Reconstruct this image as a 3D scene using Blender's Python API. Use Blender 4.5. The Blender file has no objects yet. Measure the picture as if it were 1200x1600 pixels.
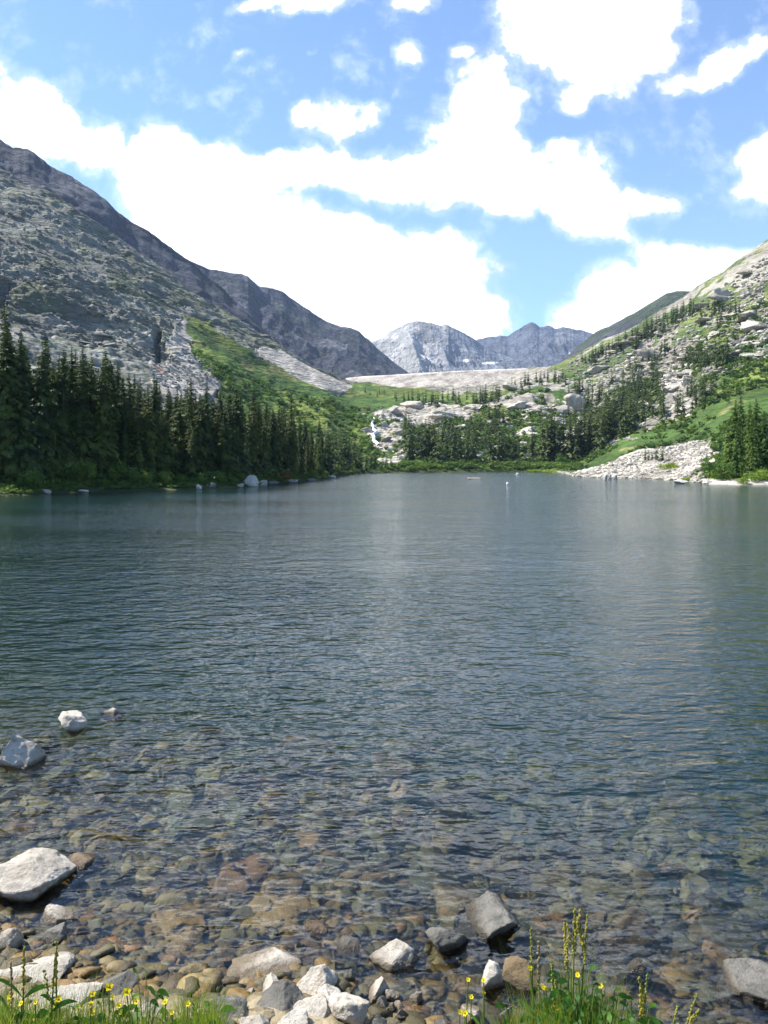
import bpy, bmesh, math, random
import numpy as np
from math import radians, pi

# ------------------------------------------------------------------ camera, light, exposure
SC = bpy.context.scene
COL = SC.collection
CH = 2.2                       # eye height above the water
FPX = 1190.0                   # focal length measured on a 1600 px tall frame
HOR = 725.0
cam_d = bpy.data.cameras.new('camera')
cam = bpy.data.objects.new('camera', cam_d)
COL.objects.link(cam)
cam.location = (0, 0, CH)
cam.rotation_euler = (radians(90), 0, 0)
cam_d.sensor_fit = 'VERTICAL'
cam_d.sensor_height = 24.0
cam_d.lens = 24.0 * FPX / 1600.0
cam_d.shift_y = -(800.0 - HOR) / 1600.0
cam_d.clip_start = 0.05
cam_d.clip_end = 30000
SC.camera = cam

SUN_AZ = radians(-72)          # from straight ahead (+Y), negative = to the left
SUN_EL = radians(49)
sun_d = bpy.data.lights.new('sun', 'SUN')
sun_d.energy = 5.0
sun_d.angle = radians(0.5)
sun_d.color = (1.0, 0.95, 0.87)
sun = bpy.data.objects.new('sun', sun_d)
COL.objects.link(sun)
from mathutils import Vector
sdir = Vector((math.sin(SUN_AZ) * math.cos(SUN_EL), math.cos(SUN_AZ) * math.cos(SUN_EL), math.sin(SUN_EL)))
sun.rotation_euler = sdir.to_track_quat('Z', 'Y').to_euler()

SC.view_settings.view_transform = 'Standard'
SC.view_settings.look = 'None'
SC.view_settings.exposure = 1.15
SC.view_settings.gamma = 1.0
SC.render.engine = 'CYCLES'
SC.cycles.caustics_reflective = False
SC.cycles.caustics_refractive = True
SC.cycles.max_bounces = 8
SC.cycles.diffuse_bounces = 2
SC.cycles.glossy_bounces = 3
SC.cycles.transmission_bounces = 4
SC.cycles.transparent_max_bounces = 12
SC.cycles.volume_bounces = 1
SC.cycles.sample_clamp_indirect = 4.0
SC.cycles.use_denoising = True


class NT:
    """small node-tree writer"""
    def __init__(s, tree):
        s.t = tree
        tree.nodes.clear()

    def n(s, typ, **kw):
        nd = s.t.nodes.new(typ)
        ins = kw.pop('ins', {})
        for k, v in kw.items():
            setattr(nd, k, v)
        for k, v in ins.items():
            s.put(nd.inputs[k], v)
        return nd

    def put(s, sock, v):
        if isinstance(v, bpy.types.NodeSocket):
            s.t.links.new(v, sock)
        elif v is not None:
            if hasattr(sock.default_value, '__len__') and not hasattr(v, '__len__'):
                v = (v,) * len(sock.default_value)
            if hasattr(v, '__len__') and hasattr(sock.default_value, '__len__') and len(sock.default_value) == 4 and len(v) == 3:
                v = (*v, 1)
            sock.default_value = v

    def math(s, op, a, b=None, c=None, clamp=False):
        nd = s.t.nodes.new('ShaderNodeMath')
        nd.operation = op
        nd.use_clamp = clamp
        for i, v in enumerate((a, b, c)):
            if v is not None:
                s.put(nd.inputs[i], v)
        return nd.outputs[0]

    def vmath(s, op, a, b=None):
        nd = s.t.nodes.new('ShaderNodeVectorMath')
        nd.operation = op
        s.put(nd.inputs[0], a)
        if b is not None:
            s.put(nd.inputs[1], b)
        return nd.outputs[0]

    def mix(s, f, a, b, mode='MIX'):
        nd = s.t.nodes.new('ShaderNodeMix')
        nd.data_type = 'RGBA'
        nd.blend_type = mode
        s.put(nd.inputs['Factor'], f)
        s.put(nd.inputs[6], a)
        s.put(nd.inputs[7], b)
        return nd.outputs[2]

    def noise(s, vec, scale, detail=4.0, rough=0.55, out='Fac', dist=0.0):
        nd = s.n('ShaderNodeTexNoise', ins={'Scale': scale, 'Detail': detail, 'Roughness': rough, 'Distortion': dist})
        if vec is not None:
            s.put(nd.inputs['Vector'], vec)
        return nd.outputs[out]

    def ramp(s, f, lo, hi, a=0.0, b=1.0):
        nd = s.n('ShaderNodeMapRange', interpolation_type='SMOOTHSTEP')
        s.put(nd.inputs['Value'], f)
        s.put(nd.inputs['From Min'], lo)
        s.put(nd.inputs['From Max'], hi)
        s.put(nd.inputs['To Min'], a)
        s.put(nd.inputs['To Max'], b)
        return nd.outputs[0]

    def mapping(s, vec, loc=(0, 0, 0), rot=(0, 0, 0), scale=(1, 1, 1), typ='POINT'):
        nd = s.n('ShaderNodeMapping', vector_type=typ, ins={'Location': loc, 'Rotation': rot, 'Scale': scale})
        s.put(nd.inputs['Vector'], vec)
        return nd.outputs[0]


# ------------------------------------------------------------------ sky with clouds (world)
SKY_STRENGTH = 0.105
world = bpy.data.worlds.new('World')
SC.world = world
world.use_nodes = True
w = NT(world.node_tree)
w_out = w.n('ShaderNodeOutputWorld')
sky = w.n('ShaderNodeTexSky', sky_type='NISHITA', sun_disc=False)
sky.sun_elevation = SUN_EL
sky.sun_rotation = SUN_AZ
sky.altitude = 3000
sky.air_density = 1.0
sky.dust_density = 0.6
sky.ozone_density = 2.0
tc = w.n('ShaderNodeTexCoord')
sep = w.n('ShaderNodeSeparateXYZ', ins={0: tc.outputs['Generated']})
dy = w.math('MAXIMUM', w.math('ABSOLUTE', sep.outputs[1]), 0.06)
cu = w.math('DIVIDE', sep.outputs[0], dy)
ce = w.math('DIVIDE', sep.outputs[2], dy)
flat = w.n('ShaderNodeCombineXYZ', ins={0: cu, 1: ce, 2: w.math('LESS_THAN', sep.outputs[1], 0.0)}).outputs[0]
warp1 = w.vmath('SUBTRACT', w.noise(flat, 4.2, 5, 0.6, 'Color'), (0.5, 0.5, 0.5))
warp2 = w.vmath('SUBTRACT', w.noise(flat, 17.0, 5, 0.6, 'Color'), (0.5, 0.5, 0.5))
def scl(v, k):
    nd = w.n('ShaderNodeVectorMath', operation='SCALE', ins={0: v})
    nd.inputs['Scale'].default_value = k
    return nd.outputs[0]
pw = w.vmath('ADD', flat, w.vmath('ADD', scl(warp1, 0.085), scl(warp2, 0.030)))
pw = w.vmath('MULTIPLY', pw, (1, 1, 0))
CLOUDS = [  # centre px, py, radius px, radius py, rotation deg, weight (1200 x 1600 frame)
    (885, 35, 190, 110, 0, 1), (975, 95, 110, 80, -10, 1), (1010, 20, 95, 95, 0, 1), (895, 150, 35, 35, 0, .8), (740, 130, 60, 75, 0, 1),
    (740, 195, 90, 80, 0, 1), (762, 255, 84, 88, 0, 1), (650, 280, 160, 62, 0, 1), (510, 258, 105, 46, 0, 1), (795, 308, 48, 42, 0, 1), (440, 265, 60, 42, 0, .8),
    (40, 195, 85, 85, 0, 1), (125, 225, 130, 62, 8, 1), (250, 225, 60, 60, 0, 1), (300, 275, 140, 75, 0, 1), (245, 300, 55, 55, 0, 1),
    (370, 350, 200, 130, 15, 1), (300, 380, 170, 130, 30, 1), (480, 420, 200, 120, 10, 1), (590, 410, 190, 75, 0, 1), (600, 480, 230, 90, 5, 1), (690, 400, 90, 55, 0, .9),
    (700, 505, 140, 75, 0, 1), (790, 425, 45, 30, 0, .6), (560, 350, 60, 30, 0, .6),
    (1060, 430, 170, 62, -8, 1), (960, 485, 120, 52, -10, 1), (1130, 410, 110, 50, 0, 1), (1000, 520, 150, 50, 0, 1),
    (925, 335, 90, 66, 5, 1), (880, 275, 80, 70, 0, 1), (870, 225, 26, 20, 0, .6), (1020, 315, 70, 40, 0, .8), (980, 385, 60, 26, 0, .45),
    (490, 5, 95, 36, 0, 1), (395, 5, 45, 22, 0, .8), (650, 5, 55, 26, 0, .8), (535, 190, 85, 38, 8, .85), (470, 175, 36, 26, 0, .6), (590, 180, 34, 26, 0, .5), (640, 88, 34, 26, 0, .7),
    (715, 68, 24, 18, 0, .6), (790, 150, 45, 40, 0, .6), (375, 85, 26, 12, 0, .4), (468, 95, 20, 14, 0, .4),
    (1195, 275, 52, 80, 0, 1), (1190, 215, 40, 45, 0, .7), (1125, 95, 160, 34, -31, .85),
    (-150, 150, 220, 120, 0, 1), (-300, 330, 200, 90, 0, 1), (1400, 330, 150, 90, 0, 1), (1500, 80, 200, 90, 0, 1), (200, -140, 120, 40, 0, .7), (600, 640, 900, 70, 0, .8),
]
acc = None
for (cx, cy, rx, ry, rot, wt) in CLOUDS:
    m = w.mapping(pw, ((cx - 600) / FPX, (HOR - cy) / FPX, 0), (0, 0, radians(-rot)), (rx / FPX, ry / FPX, 1), 'TEXTURE')
    g = w.n('ShaderNodeTexGradient', gradient_type='SPHERICAL', ins={0: m}).outputs['Fac']
    acc = w.math('MULTIPLY', g, wt) if acc is None else w.math('MULTIPLY_ADD', g, wt, acc)
front = w.math('GREATER_THAN', sep.outputs[1], 0.0)
back_c = w.ramp(w.noise(tc.outputs['Generated'], 2.3, 7, 0.55), 0.56, 0.72)
fine = w.noise(flat, 13.0, 9, 0.62)
billow = w.noise(pw, 30.0, 6, 0.6)
dens = w.math('ADD', w.math('MINIMUM', acc, 1.15), w.math('MULTIPLY', w.math('SUBTRACT', fine, 0.5), 1.5))
dens = w.math('ADD', dens, w.math('MULTIPLY', w.math('SUBTRACT', billow, 0.5), 0.7))
mask = w.math('MULTIPLY', w.ramp(dens, 0.24, 0.60), front)
haze_thin = w.math('MULTIPLY', w.ramp(dens, 0.0, 0.5), 0.25)
mask = w.math('MAXIMUM', mask, w.math('MULTIPLY', haze_thin, front))
mask = w.math('MAXIMUM', mask, w.math('MULTIPLY', back_c, w.math('SUBTRACT', 1.0, front)))
shade = w.math('MULTIPLY', w.ramp(w.noise(pw, 7.0, 7, 0.6), 0.32, 0.58, 0.50, 1.0), w.ramp(w.noise(pw, 26.0, 5, 0.6), 0.3, 0.6, 0.80, 1.0))
skyc = w.mix(1.0, sky.outputs[0], (1.06, 1.20, 1.26), 'MULTIPLY')
cloudc = w.n('ShaderNodeVectorMath', operation='SCALE', ins={0: (8.6, 8.65, 8.8)})
w.put(cloudc.inputs['Scale'], w.math('MULTIPLY', shade, w.math('MULTIPLY_ADD', front, 0.75, 0.55)))
sky_mix = w.mix(mask, skyc, cloudc.outputs[0])
bg = w.n('ShaderNodeBackground', ins={'Color': sky_mix, 'Strength': SKY_STRENGTH})
w.put(w_out.inputs['Surface'], bg.outputs[0])
world.cycles.sampling_method = 'MANUAL'
world.cycles.sample_map_resolution = 512

# ------------------------------------------------------------------ numpy noise
def _h(ix, iy, iz, seed):
    n = (ix.astype(np.int64) * 374761393 + iy.astype(np.int64) * 668265263 + iz.astype(np.int64) * 2147483647 + seed * 974634777) & 0xFFFFFFFF
    n = ((n ^ (n >> 13)) * 1274126177) & 0xFFFFFFFF
    n = ((n ^ (n >> 15)) * 2246822519) & 0xFFFFFFFF
    return ((n ^ (n >> 16)) & 0xFFFFFF) / float(0xFFFFFF)

def vnoise(x, y, z=None, seed=0):
    """value noise in -1..1"""
    x = np.asarray(x, float); y = np.asarray(y, float)
    fx, fy = np.floor(x), np.floor(y)
    tx, ty = x - fx, y - fy
    sx, sy = tx * tx * tx * (tx * (tx * 6 - 15) + 10), ty * ty * ty * (ty * (ty * 6 - 15) + 10)
    if z is None:
        o = np.zeros_like(fx)
        a = _h(fx, fy, o, seed) * (1 - sx) + _h(fx + 1, fy, o, seed) * sx
        b = _h(fx, fy + 1, o, seed) * (1 - sx) + _h(fx + 1, fy + 1, o, seed) * sx
        return (a * (1 - sy) + b * sy) * 2 - 1
    z = np.asarray(z, float)
    fz = np.floor(z); tz = z - fz
    sz = tz * tz * (3 - 2 * tz)
    r = []
    for k in (0, 1):
        a = _h(fx, fy, fz + k, seed) * (1 - sx) + _h(fx + 1, fy, fz + k, seed) * sx
        b = _h(fx, fy + 1, fz + k, seed) * (1 - sx) + _h(fx + 1, fy + 1, fz + k, seed) * sx
        r.append(a * (1 - sy) + b * sy)
    return (r[0] * (1 - sz) + r[1] * sz) * 2 - 1

def fbm(x, y, z=None, octv=5, seed=0, gain=0.5, lac=2.03):
    s = 0; a = 1.0; t = 0
    for k in range(octv):
        f = lac ** k
        s = s + a * vnoise(x * f + 17.1 * k, y * f - 9.7 * k, None if z is None else z * f + 3.3 * k, seed + k)
        t += a; a *= gain
    return s / t

def ridged(x, y, octv=5, seed=0, gain=0.55, lac=2.05):
    s = 0; a = 1.0; t = 0
    for k in range(octv):
        f = lac ** k
        n = 1 - np.abs(vnoise(x * f + 11.3 * k, y * f + 5.9 * k, None, seed + 31 * k)) * 1.8
        s = s + a * n; t += a; a *= gain
    return s / t

def pchip(xk, yk, xq):
    """monotone cubic interpolation along axis 0 of yk"""
    xk = np.asarray(xk, float); yk = np.asarray(yk, float)
    sh = (slice(None),) + (None,) * (yk.ndim - 1)
    h = np.diff(xk)[sh]; d = np.diff(yk, axis=0) / h
    m = np.zeros_like(yk)
    w1 = 2 * h[1:] + h[:-1]; w2 = h[1:] + 2 * h[:-1]
    with np.errstate(all='ignore'):
        mm = (w1 + w2) / (w1 / d[:-1] + w2 / d[1:])
    mm = np.where(d[:-1] * d[1:] > 0, mm, 0)
    m[1:-1] = np.nan_to_num(mm); m[0] = d[0]; m[-1] = d[-1]
    i = np.clip(np.searchsorted(xk, xq) - 1, 0, len(xk) - 2)
    t = ((xq - xk[i]) / (xk[i + 1] - xk[i]))[sh]
    hh = h[i]
    return ((2 * t**3 - 3 * t**2 + 1) * yk[i] + (t**3 - 2 * t**2 + t) * hh * m[i] + (-2 * t**3 + 3 * t**2) * yk[i + 1] + (t**3 - t**2) * hh * m[i + 1])

def sstep(a, b, v):
    t = np.clip((v - a) / (b - a), 0, 1)
    return t * t * (3 - 2 * t)

# ------------------------------------------------------------------ mesh helpers
def mesh_np(name, V, F, mat=None, smooth=True, cols=None, mats=None, midx=None):
    """V (n,3); F (m,3) or (m,4) int arrays or a list of such arrays"""
    me = bpy.data.meshes.new(name)
    V = np.ascontiguousarray(V, dtype=np.float32)
    Fs = [np.asarray(f, dtype=np.int32) for f in (F if isinstance(F, list) else [F]) if len(f)]
    nl = sum(f.size for f in Fs); npoly = sum(len(f) for f in Fs)
    me.vertices.add(len(V)); me.vertices.foreach_set('co', V.ravel())
    me.loops.add(nl); me.loops.foreach_set('vertex_index', np.concatenate([f.ravel() for f in Fs]))
    me.polygons.add(npoly)
    cnt = np.concatenate([np.full(len(f), f.shape[1], dtype=np.int32) for f in Fs])
    st = np.zeros(npoly, dtype=np.int32); st[1:] = np.cumsum(cnt)[:-1]
    me.polygons.foreach_set('loop_start', st)
    me.polygons.foreach_set('use_smooth', np.full(npoly, smooth))
    if midx is not None:
        me.polygons.foreach_set('material_index', np.asarray(midx, dtype=np.int32))
    me.update(calc_edges=True)
    if cols is not None:
        at = me.color_attributes.new('col', 'FLOAT_COLOR', 'POINT')
        c = np.ones((len(V), 4), dtype=np.float32)
        c[:, :cols.shape[1]] = cols
        at.data.foreach_set('color', c.ravel())
    for m in (mats or ([mat] if mat else [])):
        me.materials.append(m)
    return me

def link(name, me, parent=None, loc=(0, 0, 0), rot=(0, 0, 0), scale=(1, 1, 1)):
    o = bpy.data.objects.new(name, me)
    COL.objects.link(o)
    o.parent = parent
    o.location = loc; o.rotation_euler = rot; o.scale = scale
    return o

def tag(o, label=None, cat=None, group=None, kind=None):
    if label: o['label'] = label
    if cat: o['category'] = cat
    if group: o['group'] = group
    if kind: o['kind'] = kind
    return o

ONES = ['', 'first', 'second', 'third', 'fourth', 'fifth', 'sixth', 'seventh', 'eighth', 'ninth', 'tenth', 'eleventh', 'twelfth', 'thirteenth',
        'fourteenth', 'fifteenth', 'sixteenth', 'seventeenth', 'eighteenth', 'nineteenth']
TENS = {2: ('twentieth', 'twenty'), 3: ('thirtieth', 'thirty'), 4: ('fortieth', 'forty'), 5: ('fiftieth', 'fifty'), 6: ('sixtieth', 'sixty'),
        7: ('seventieth', 'seventy'), 8: ('eightieth', 'eighty'), 9: ('ninetieth', 'ninety')}
def ordn(n):
    if n < 20: return ONES[n]
    if n < 100:
        t, u = divmod(n, 10)
        return TENS[t][0] if u == 0 else TENS[t][1] + '-' + ONES[u]
    return 'hundredth' if n == 100 else 'hundred and ' + ordn(n - 100)

_bm = {}
def ico(sub):
    if sub not in _bm:
        b = bmesh.new(); bmesh.ops.create_icosphere(b, subdivisions=sub, radius=1.0)
        V = np.array([v.co[:] for v in b.verts]); F = np.array([[v.index for v in f.verts] for f in b.faces])
        b.free(); _bm[sub] = (V / np.linalg.norm(V, axis=1)[:, None], F)
    return _bm[sub]

def rock_shape(seed, sub=4, planes=14, lo=0.5, hi=0.9, rough=0.05, nz=3.0):
    rs = np.random.RandomState(seed)
    V, F = ico(sub); V = V.copy()
    N = rs.normal(size=(planes, 3)); N /= np.linalg.norm(N, axis=1)[:, None]
    for k in range(planes):
        c = rs.uniform(lo, hi)
        d = V @ N[k]
        V -= np.where(d > c, (d - c), 0)[:, None] * N[k] * 0.97
    V /= np.abs(V).max(axis=0)
    o = rs.uniform(0, 50, 3)
    n1 = fbm(V[:, 0] * nz + o[0], V[:, 1] * nz + o[1], V[:, 2] * nz + o[2], 4, seed)
    n2 = fbm(V[:, 0] * nz * 5 + o[0], V[:, 1] * nz * 5 + o[1], V[:, 2] * nz * 5, 3, seed + 9)
    V *= (1 + rough * 1.6 * n1 + rough * 0.5 * n2)[:, None]
    return V, F

# ------------------------------------------------------------------ materials
def material(name):
    m = bpy.data.materials.new(name); m.use_nodes = True
    t = NT(m.node_tree)
    out = t.n('ShaderNodeOutputMaterial')
    return m, t, out

def rock_material(name, c1, c2, c3, scale=6.0, bump=0.02, rough=0.85, wet=True, speck=(0.05, 0.05, 0.05)):
    m, t, out = material(name)
    tcn = t.n('ShaderNodeTexCoord').outputs['Object']
    info = t.n('ShaderNodeObjectInfo').outputs['Random']
    off = t.vmath('ADD', tcn, t.n('ShaderNodeCombineXYZ', ins={0: t.math('MULTIPLY', info, 31.0), 1: t.math('MULTIPLY', info, 57.0), 2: info}).outputs[0])
    a = t.noise(off, scale, 6, 0.62); b = t.noise(off, scale * 3.3, 7, 0.7); c = t.noise(off, scale * 22, 4, 0.7)
    col = t.mix(t.ramp(a, 0.36, 0.62), c1, c2)
    col = t.mix(t.ramp(b, 0.5, 0.72), col, c3)
    col = t.mix(t.math('MULTIPLY', t.ramp(c, 0.56, 0.7), 0.55), col, speck)
    col = t.mix(1.0, col, t.n('ShaderNodeCombineXYZ', ins={k: t.math('MULTIPLY_ADD', info, 0.35, 0.82) for k in range(3)}).outputs[0], 'MULTIPLY')
    r = rough
    if wet:
        pz = t.n('ShaderNodeSeparateXYZ', ins={0: t.n('ShaderNodeNewGeometry').outputs['Position']}).outputs[2]
        pz = t.math('ADD', pz, t.math('MULTIPLY', t.math('SUBTRACT', b, 0.5), 0.06))
        wetf = t.ramp(pz, 0.008, 0.038, 1.0, 0.0)
        col = t.mix(wetf, col, t.mix(1.0, col, (0.36, 0.31, 0.24), 'MULTIPLY'))
        r = t.math('MULTIPLY_ADD', wetf, 0.25 - rough, rough)
    vor = t.n('ShaderNodeTexVoronoi', feature='DISTANCE_TO_EDGE', ins={'Vector': off, 'Scale': scale * 0.8}).outputs['Distance']
    crack = t.ramp(vor, 0.0, 0.05)
    h = t.math('ADD', t.math('ADD', b, t.math('MULTIPLY', c, 0.35)), t.math('MULTIPLY', crack, 0.05))
    bp = t.n('ShaderNodeBump', ins={'Strength': 0.9, 'Distance': bump, 'Height': h}).outputs[0]
    p = t.n('ShaderNodeBsdfPrincipled', ins={'Base Color': col, 'Roughness': r, 'Normal': bp})
    t.put(out.inputs[0], p.outputs[0])
    return m

M = {}
M['pale_rock'] = rock_material('pale_rock', (0.46, 0.41, 0.335), (0.60, 0.55, 0.465), (0.27, 0.22, 0.165), bump=0.03)
M['grey_rock'] = rock_material('grey_rock', (0.13, 0.125, 0.105), (0.215, 0.20, 0.17), (0.08, 0.07, 0.055), bump=0.03)
M['brown_rock'] = rock_material('brown_rock', (0.17, 0.115, 0.06), (0.25, 0.18, 0.10), (0.10, 0.07, 0.04))
M['far_rock'] = rock_material('far_rock', (0.36, 0.33, 0.28), (0.50, 0.46, 0.395), (0.25, 0.22, 0.18), scale=0.5, bump=0.5, wet=False)
M['slope_rock'] = rock_material('slope_rock', (0.22, 0.22, 0.20), (0.32, 0.31, 0.29), (0.15, 0.15, 0.13), scale=0.5, bump=0.5, wet=False)
M['float_white'], t, o_ = material('float_white')
t.put(o_.inputs[0], t.n('ShaderNodeBsdfPrincipled', ins={'Base Color': (0.8, 0.8, 0.78), 'Roughness': 0.35, 'Normal': t.n('ShaderNodeBump', ins={'Strength': 0.2, 'Height': t.noise(None, 8)}).outputs[0]}).outputs[0])
M['dark_band'], t, o_ = material('dark_band')
t.put(o_.inputs[0], t.n('ShaderNodeBsdfPrincipled', ins={'Base Color': t.mix(t.noise(None, 5), (0.02, 0.02, 0.02), (0.05, 0.05, 0.05)), 'Roughness': 0.5}).outputs[0])

def stone_bed_material():
    """submerged stones: colour per stone from the vertex colour, algae mottling"""
    m, t, out = material('submerged_stone')
    info = t.n('ShaderNodeObjectInfo').outputs['Random']
    pos = t.n('ShaderNodeNewGeometry').outputs['Position']
    a = t.noise(pos, 9, 6, 0.65); b = t.noise(pos, 45, 5, 0.7)
    at = t.n('ShaderNodeAttribute', attribute_name='col').outputs['Color']
    col = t.mix(t.ramp(a, 0.35, 0.65), at, t.mix(1.0, at, (0.55, 0.55, 0.42), 'MULTIPLY'))
    col = t.mix(t.ramp(b, 0.5, 0.75), col, t.mix(1.0, col, (1.5, 1.4, 1.2), 'MULTIPLY'))
    k = t.math('MULTIPLY_ADD', info, 0.6, 0.5)
    col = t.mix(1.0, col, t.n('ShaderNodeCombineXYZ', ins={0: k, 1: t.math('MULTIPLY_ADD', info, 0.5, 0.48), 2: t.math('MULTIPLY_ADD', info, 0.3, 0.42)}).outputs[0], 'MULTIPLY')
    bp = t.n('ShaderNodeBump', ins={'Strength': 0.8, 'Distance': 0.012, 'Height': b}).outputs[0]
    t.put(out.inputs[0], t.n('ShaderNodeBsdfPrincipled', ins={'Base Color': col, 'Roughness': 0.5, 'Normal': bp}).outputs[0])
    return m
M['bed_stone'] = stone_bed_material()

def foliage(name, c1, c2, trans=0.25, scale=1.5, hue=0.25):
    m, t, out = material(name)
    info = t.n('ShaderNodeObjectInfo').outputs['Random']
    pos = t.n('ShaderNodeNewGeometry').outputs['Position']
    a = t.noise(pos, scale, 4, 0.6)
    col = t.mix(t.ramp(a, 0.32, 0.68), c1, c2)
    k = t.math('MULTIPLY_ADD', info, hue * 2, 1 - hue)
    col = t.mix(1.0, col, t.n('ShaderNodeCombineXYZ', ins={0: k, 1: t.math('MULTIPLY_ADD', info, hue, 1 - hue / 2), 2: 1.0}).outputs[0], 'MULTIPLY')
    p = t.n('ShaderNodeBsdfPrincipled', ins={'Base Color': col, 'Roughness': 0.6})
    p.inputs['Specular IOR Level'].default_value = 0.25
    tr = t.n('ShaderNodeBsdfTranslucent', ins={'Color': t.mix(1.0, col, (1.5, 1.6, 0.8), 'MULTIPLY')})
    mx = t.n('ShaderNodeMixShader', ins={0: trans, 1: p.outputs[0], 2: tr.outputs[0]})
    t.put(out.inputs[0], mx.outputs[0])
    return m
M['needles'] = foliage('spruce_needles', (0.018, 0.034, 0.008), (0.085, 0.12, 0.022), 0.25, 0.9, 0.35)
M['needles_light'] = foliage('light_spruce_needles', (0.05, 0.095, 0.013), (0.10, 0.165, 0.024), 0.3, 0.9, 0.25)
M['willow'] = foliage('willow_leaves', (0.055, 0.11, 0.018), (0.14, 0.20, 0.038), 0.35, 1.2, 0.3)
M['far_shrub'] = foliage('hillside_shrub_leaves', (0.028, 0.070, 0.013), (0.10, 0.16, 0.028), 0.3, 0.07, 0.2)
M['rust_bush'] = foliage('rust_leaves', (0.16, 0.035, 0.01), (0.26, 0.07, 0.02), 0.3, 1.5, 0.1)
M['grass'] = foliage('grass_blades', (0.11, 0.19, 0.025), (0.27, 0.32, 0.055), 0.4, 5.0, 0.2)
M['leaf'] = foliage('broad_leaf', (0.04, 0.12, 0.025), (0.09, 0.19, 0.04), 0.35, 9.0, 0.2)
M['stem'] = foliage('green_stem', (0.12, 0.19, 0.04), (0.22, 0.25, 0.07), 0.2, 9.0, 0.2)
M['seed'] = foliage('sorrel_seed', (0.30, 0.28, 0.05), (0.42, 0.36, 0.08), 0.35, 12.0, 0.2)
M['dry_stem'] = foliage('dry_stem', (0.28, 0.20, 0.10), (0.36, 0.28, 0.14), 0.2, 12.0, 0.2)
M['petal'] = foliage('yellow_petal', (0.85, 0.62, 0.01), (0.92, 0.74, 0.02), 0.35, 30.0, 0.05)
M['bark'], t, o_ = material('bark')
bn = t.noise(t.mapping(t.n('ShaderNodeTexCoord').outputs['Object'], scale=(8, 8, 1.5)), 2.0, 5)
t.put(o_.inputs[0], t.n('ShaderNodeBsdfPrincipled', ins={'Base Color': t.mix(bn, (0.05, 0.04, 0.032), (0.17, 0.145, 0.12)), 'Roughness': 0.9, 'Normal': t.n('ShaderNodeBump', ins={'Distance': 0.05, 'Height': bn}).outputs[0]}).outputs[0])
M['dead_wood'], t, o_ = material('dead_wood')
bn = t.noise(t.mapping(t.n('ShaderNodeTexCoord').outputs['Object'], scale=(8, 8, 1.5)), 2.0, 5)
t.put(o_.inputs[0], t.n('ShaderNodeBsdfPrincipled', ins={'Base Color': t.mix(bn, (0.24, 0.22, 0.19), (0.50, 0.47, 0.42)), 'Roughness': 0.9}).outputs[0])

def terrain_material(name, fine=0.9, coarse=0.12, bump=0.5, rocky=0.0, strata=False):
    """albedo from the vertex colours (rock, scree, meadow), broken up with noise; alpha-free"""
    m, t, out = material(name)
    pos = t.n('ShaderNodeNewGeometry').outputs['Position']
    if strata:
        sp = t.mapping(pos, rot=(radians(12), radians(-34), radians(20)), scale=(0.35, 0.35, 1.9))
    else:
        sp = pos
    at = t.n('ShaderNodeAttribute', attribute_name='col')
    base = at.outputs['Color']
    a = t.noise(sp, coarse, 8, 0.68); b = t.noise(sp, fine, 6, 0.72)
    k = t.ramp(a, 0.30, 0.70, 0.58, 1.42)
    k2 = t.ramp(b, 0.30, 0.70, 0.62, 1.38)
    kk = t.math('MULTIPLY', k, k2)
    col = t.mix(1.0, base, t.n('ShaderNodeCombineXYZ', ins={0: kk, 1: kk, 2: kk}).outputs[0], 'MULTIPLY')
    vor = t.n('ShaderNodeTexVoronoi', feature='F1', ins={'Vector': sp, 'Scale': fine * 0.75, 'Detail': 2.0}).outputs['Distance']
    h = t.math('ADD', t.math('MULTIPLY', b, 1.2), t.math('ADD', t.math('MULTIPLY', vor, 0.9), t.math('MULTIPLY', a, 2.0)))
    bp = t.n('ShaderNodeBump', ins={'Strength': 1.0, 'Distance': bump, 'Height': h}).outputs[0]
    t.put(out.inputs[0], t.n('ShaderNodeBsdfPrincipled', ins={'Base Color': col, 'Roughness': 0.9, 'Normal': bp}).outputs[0])
    m.node_tree.nodes['Principled BSDF'].inputs['Specular IOR Level'].default_value = 0.2
    return m
M['terrain'] = terrain_material('valley_ground', 0.5, 0.05, 1.25, strata=True)
M['hill'] = terrain_material('mountain_rock', 0.05, 0.008, 14.0)
M['dam'] = terrain_material('dam_riprap', 0.9, 0.12, 0.35)
M['lakebed'] = terrain_material('lake_bed', 16.0, 1.8, 0.03)

# ------------------------------------------------------------------ valley terrain as one sheet
def Z(d, z): return (d, HOR - FPX * (z - CH) / d)
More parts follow.
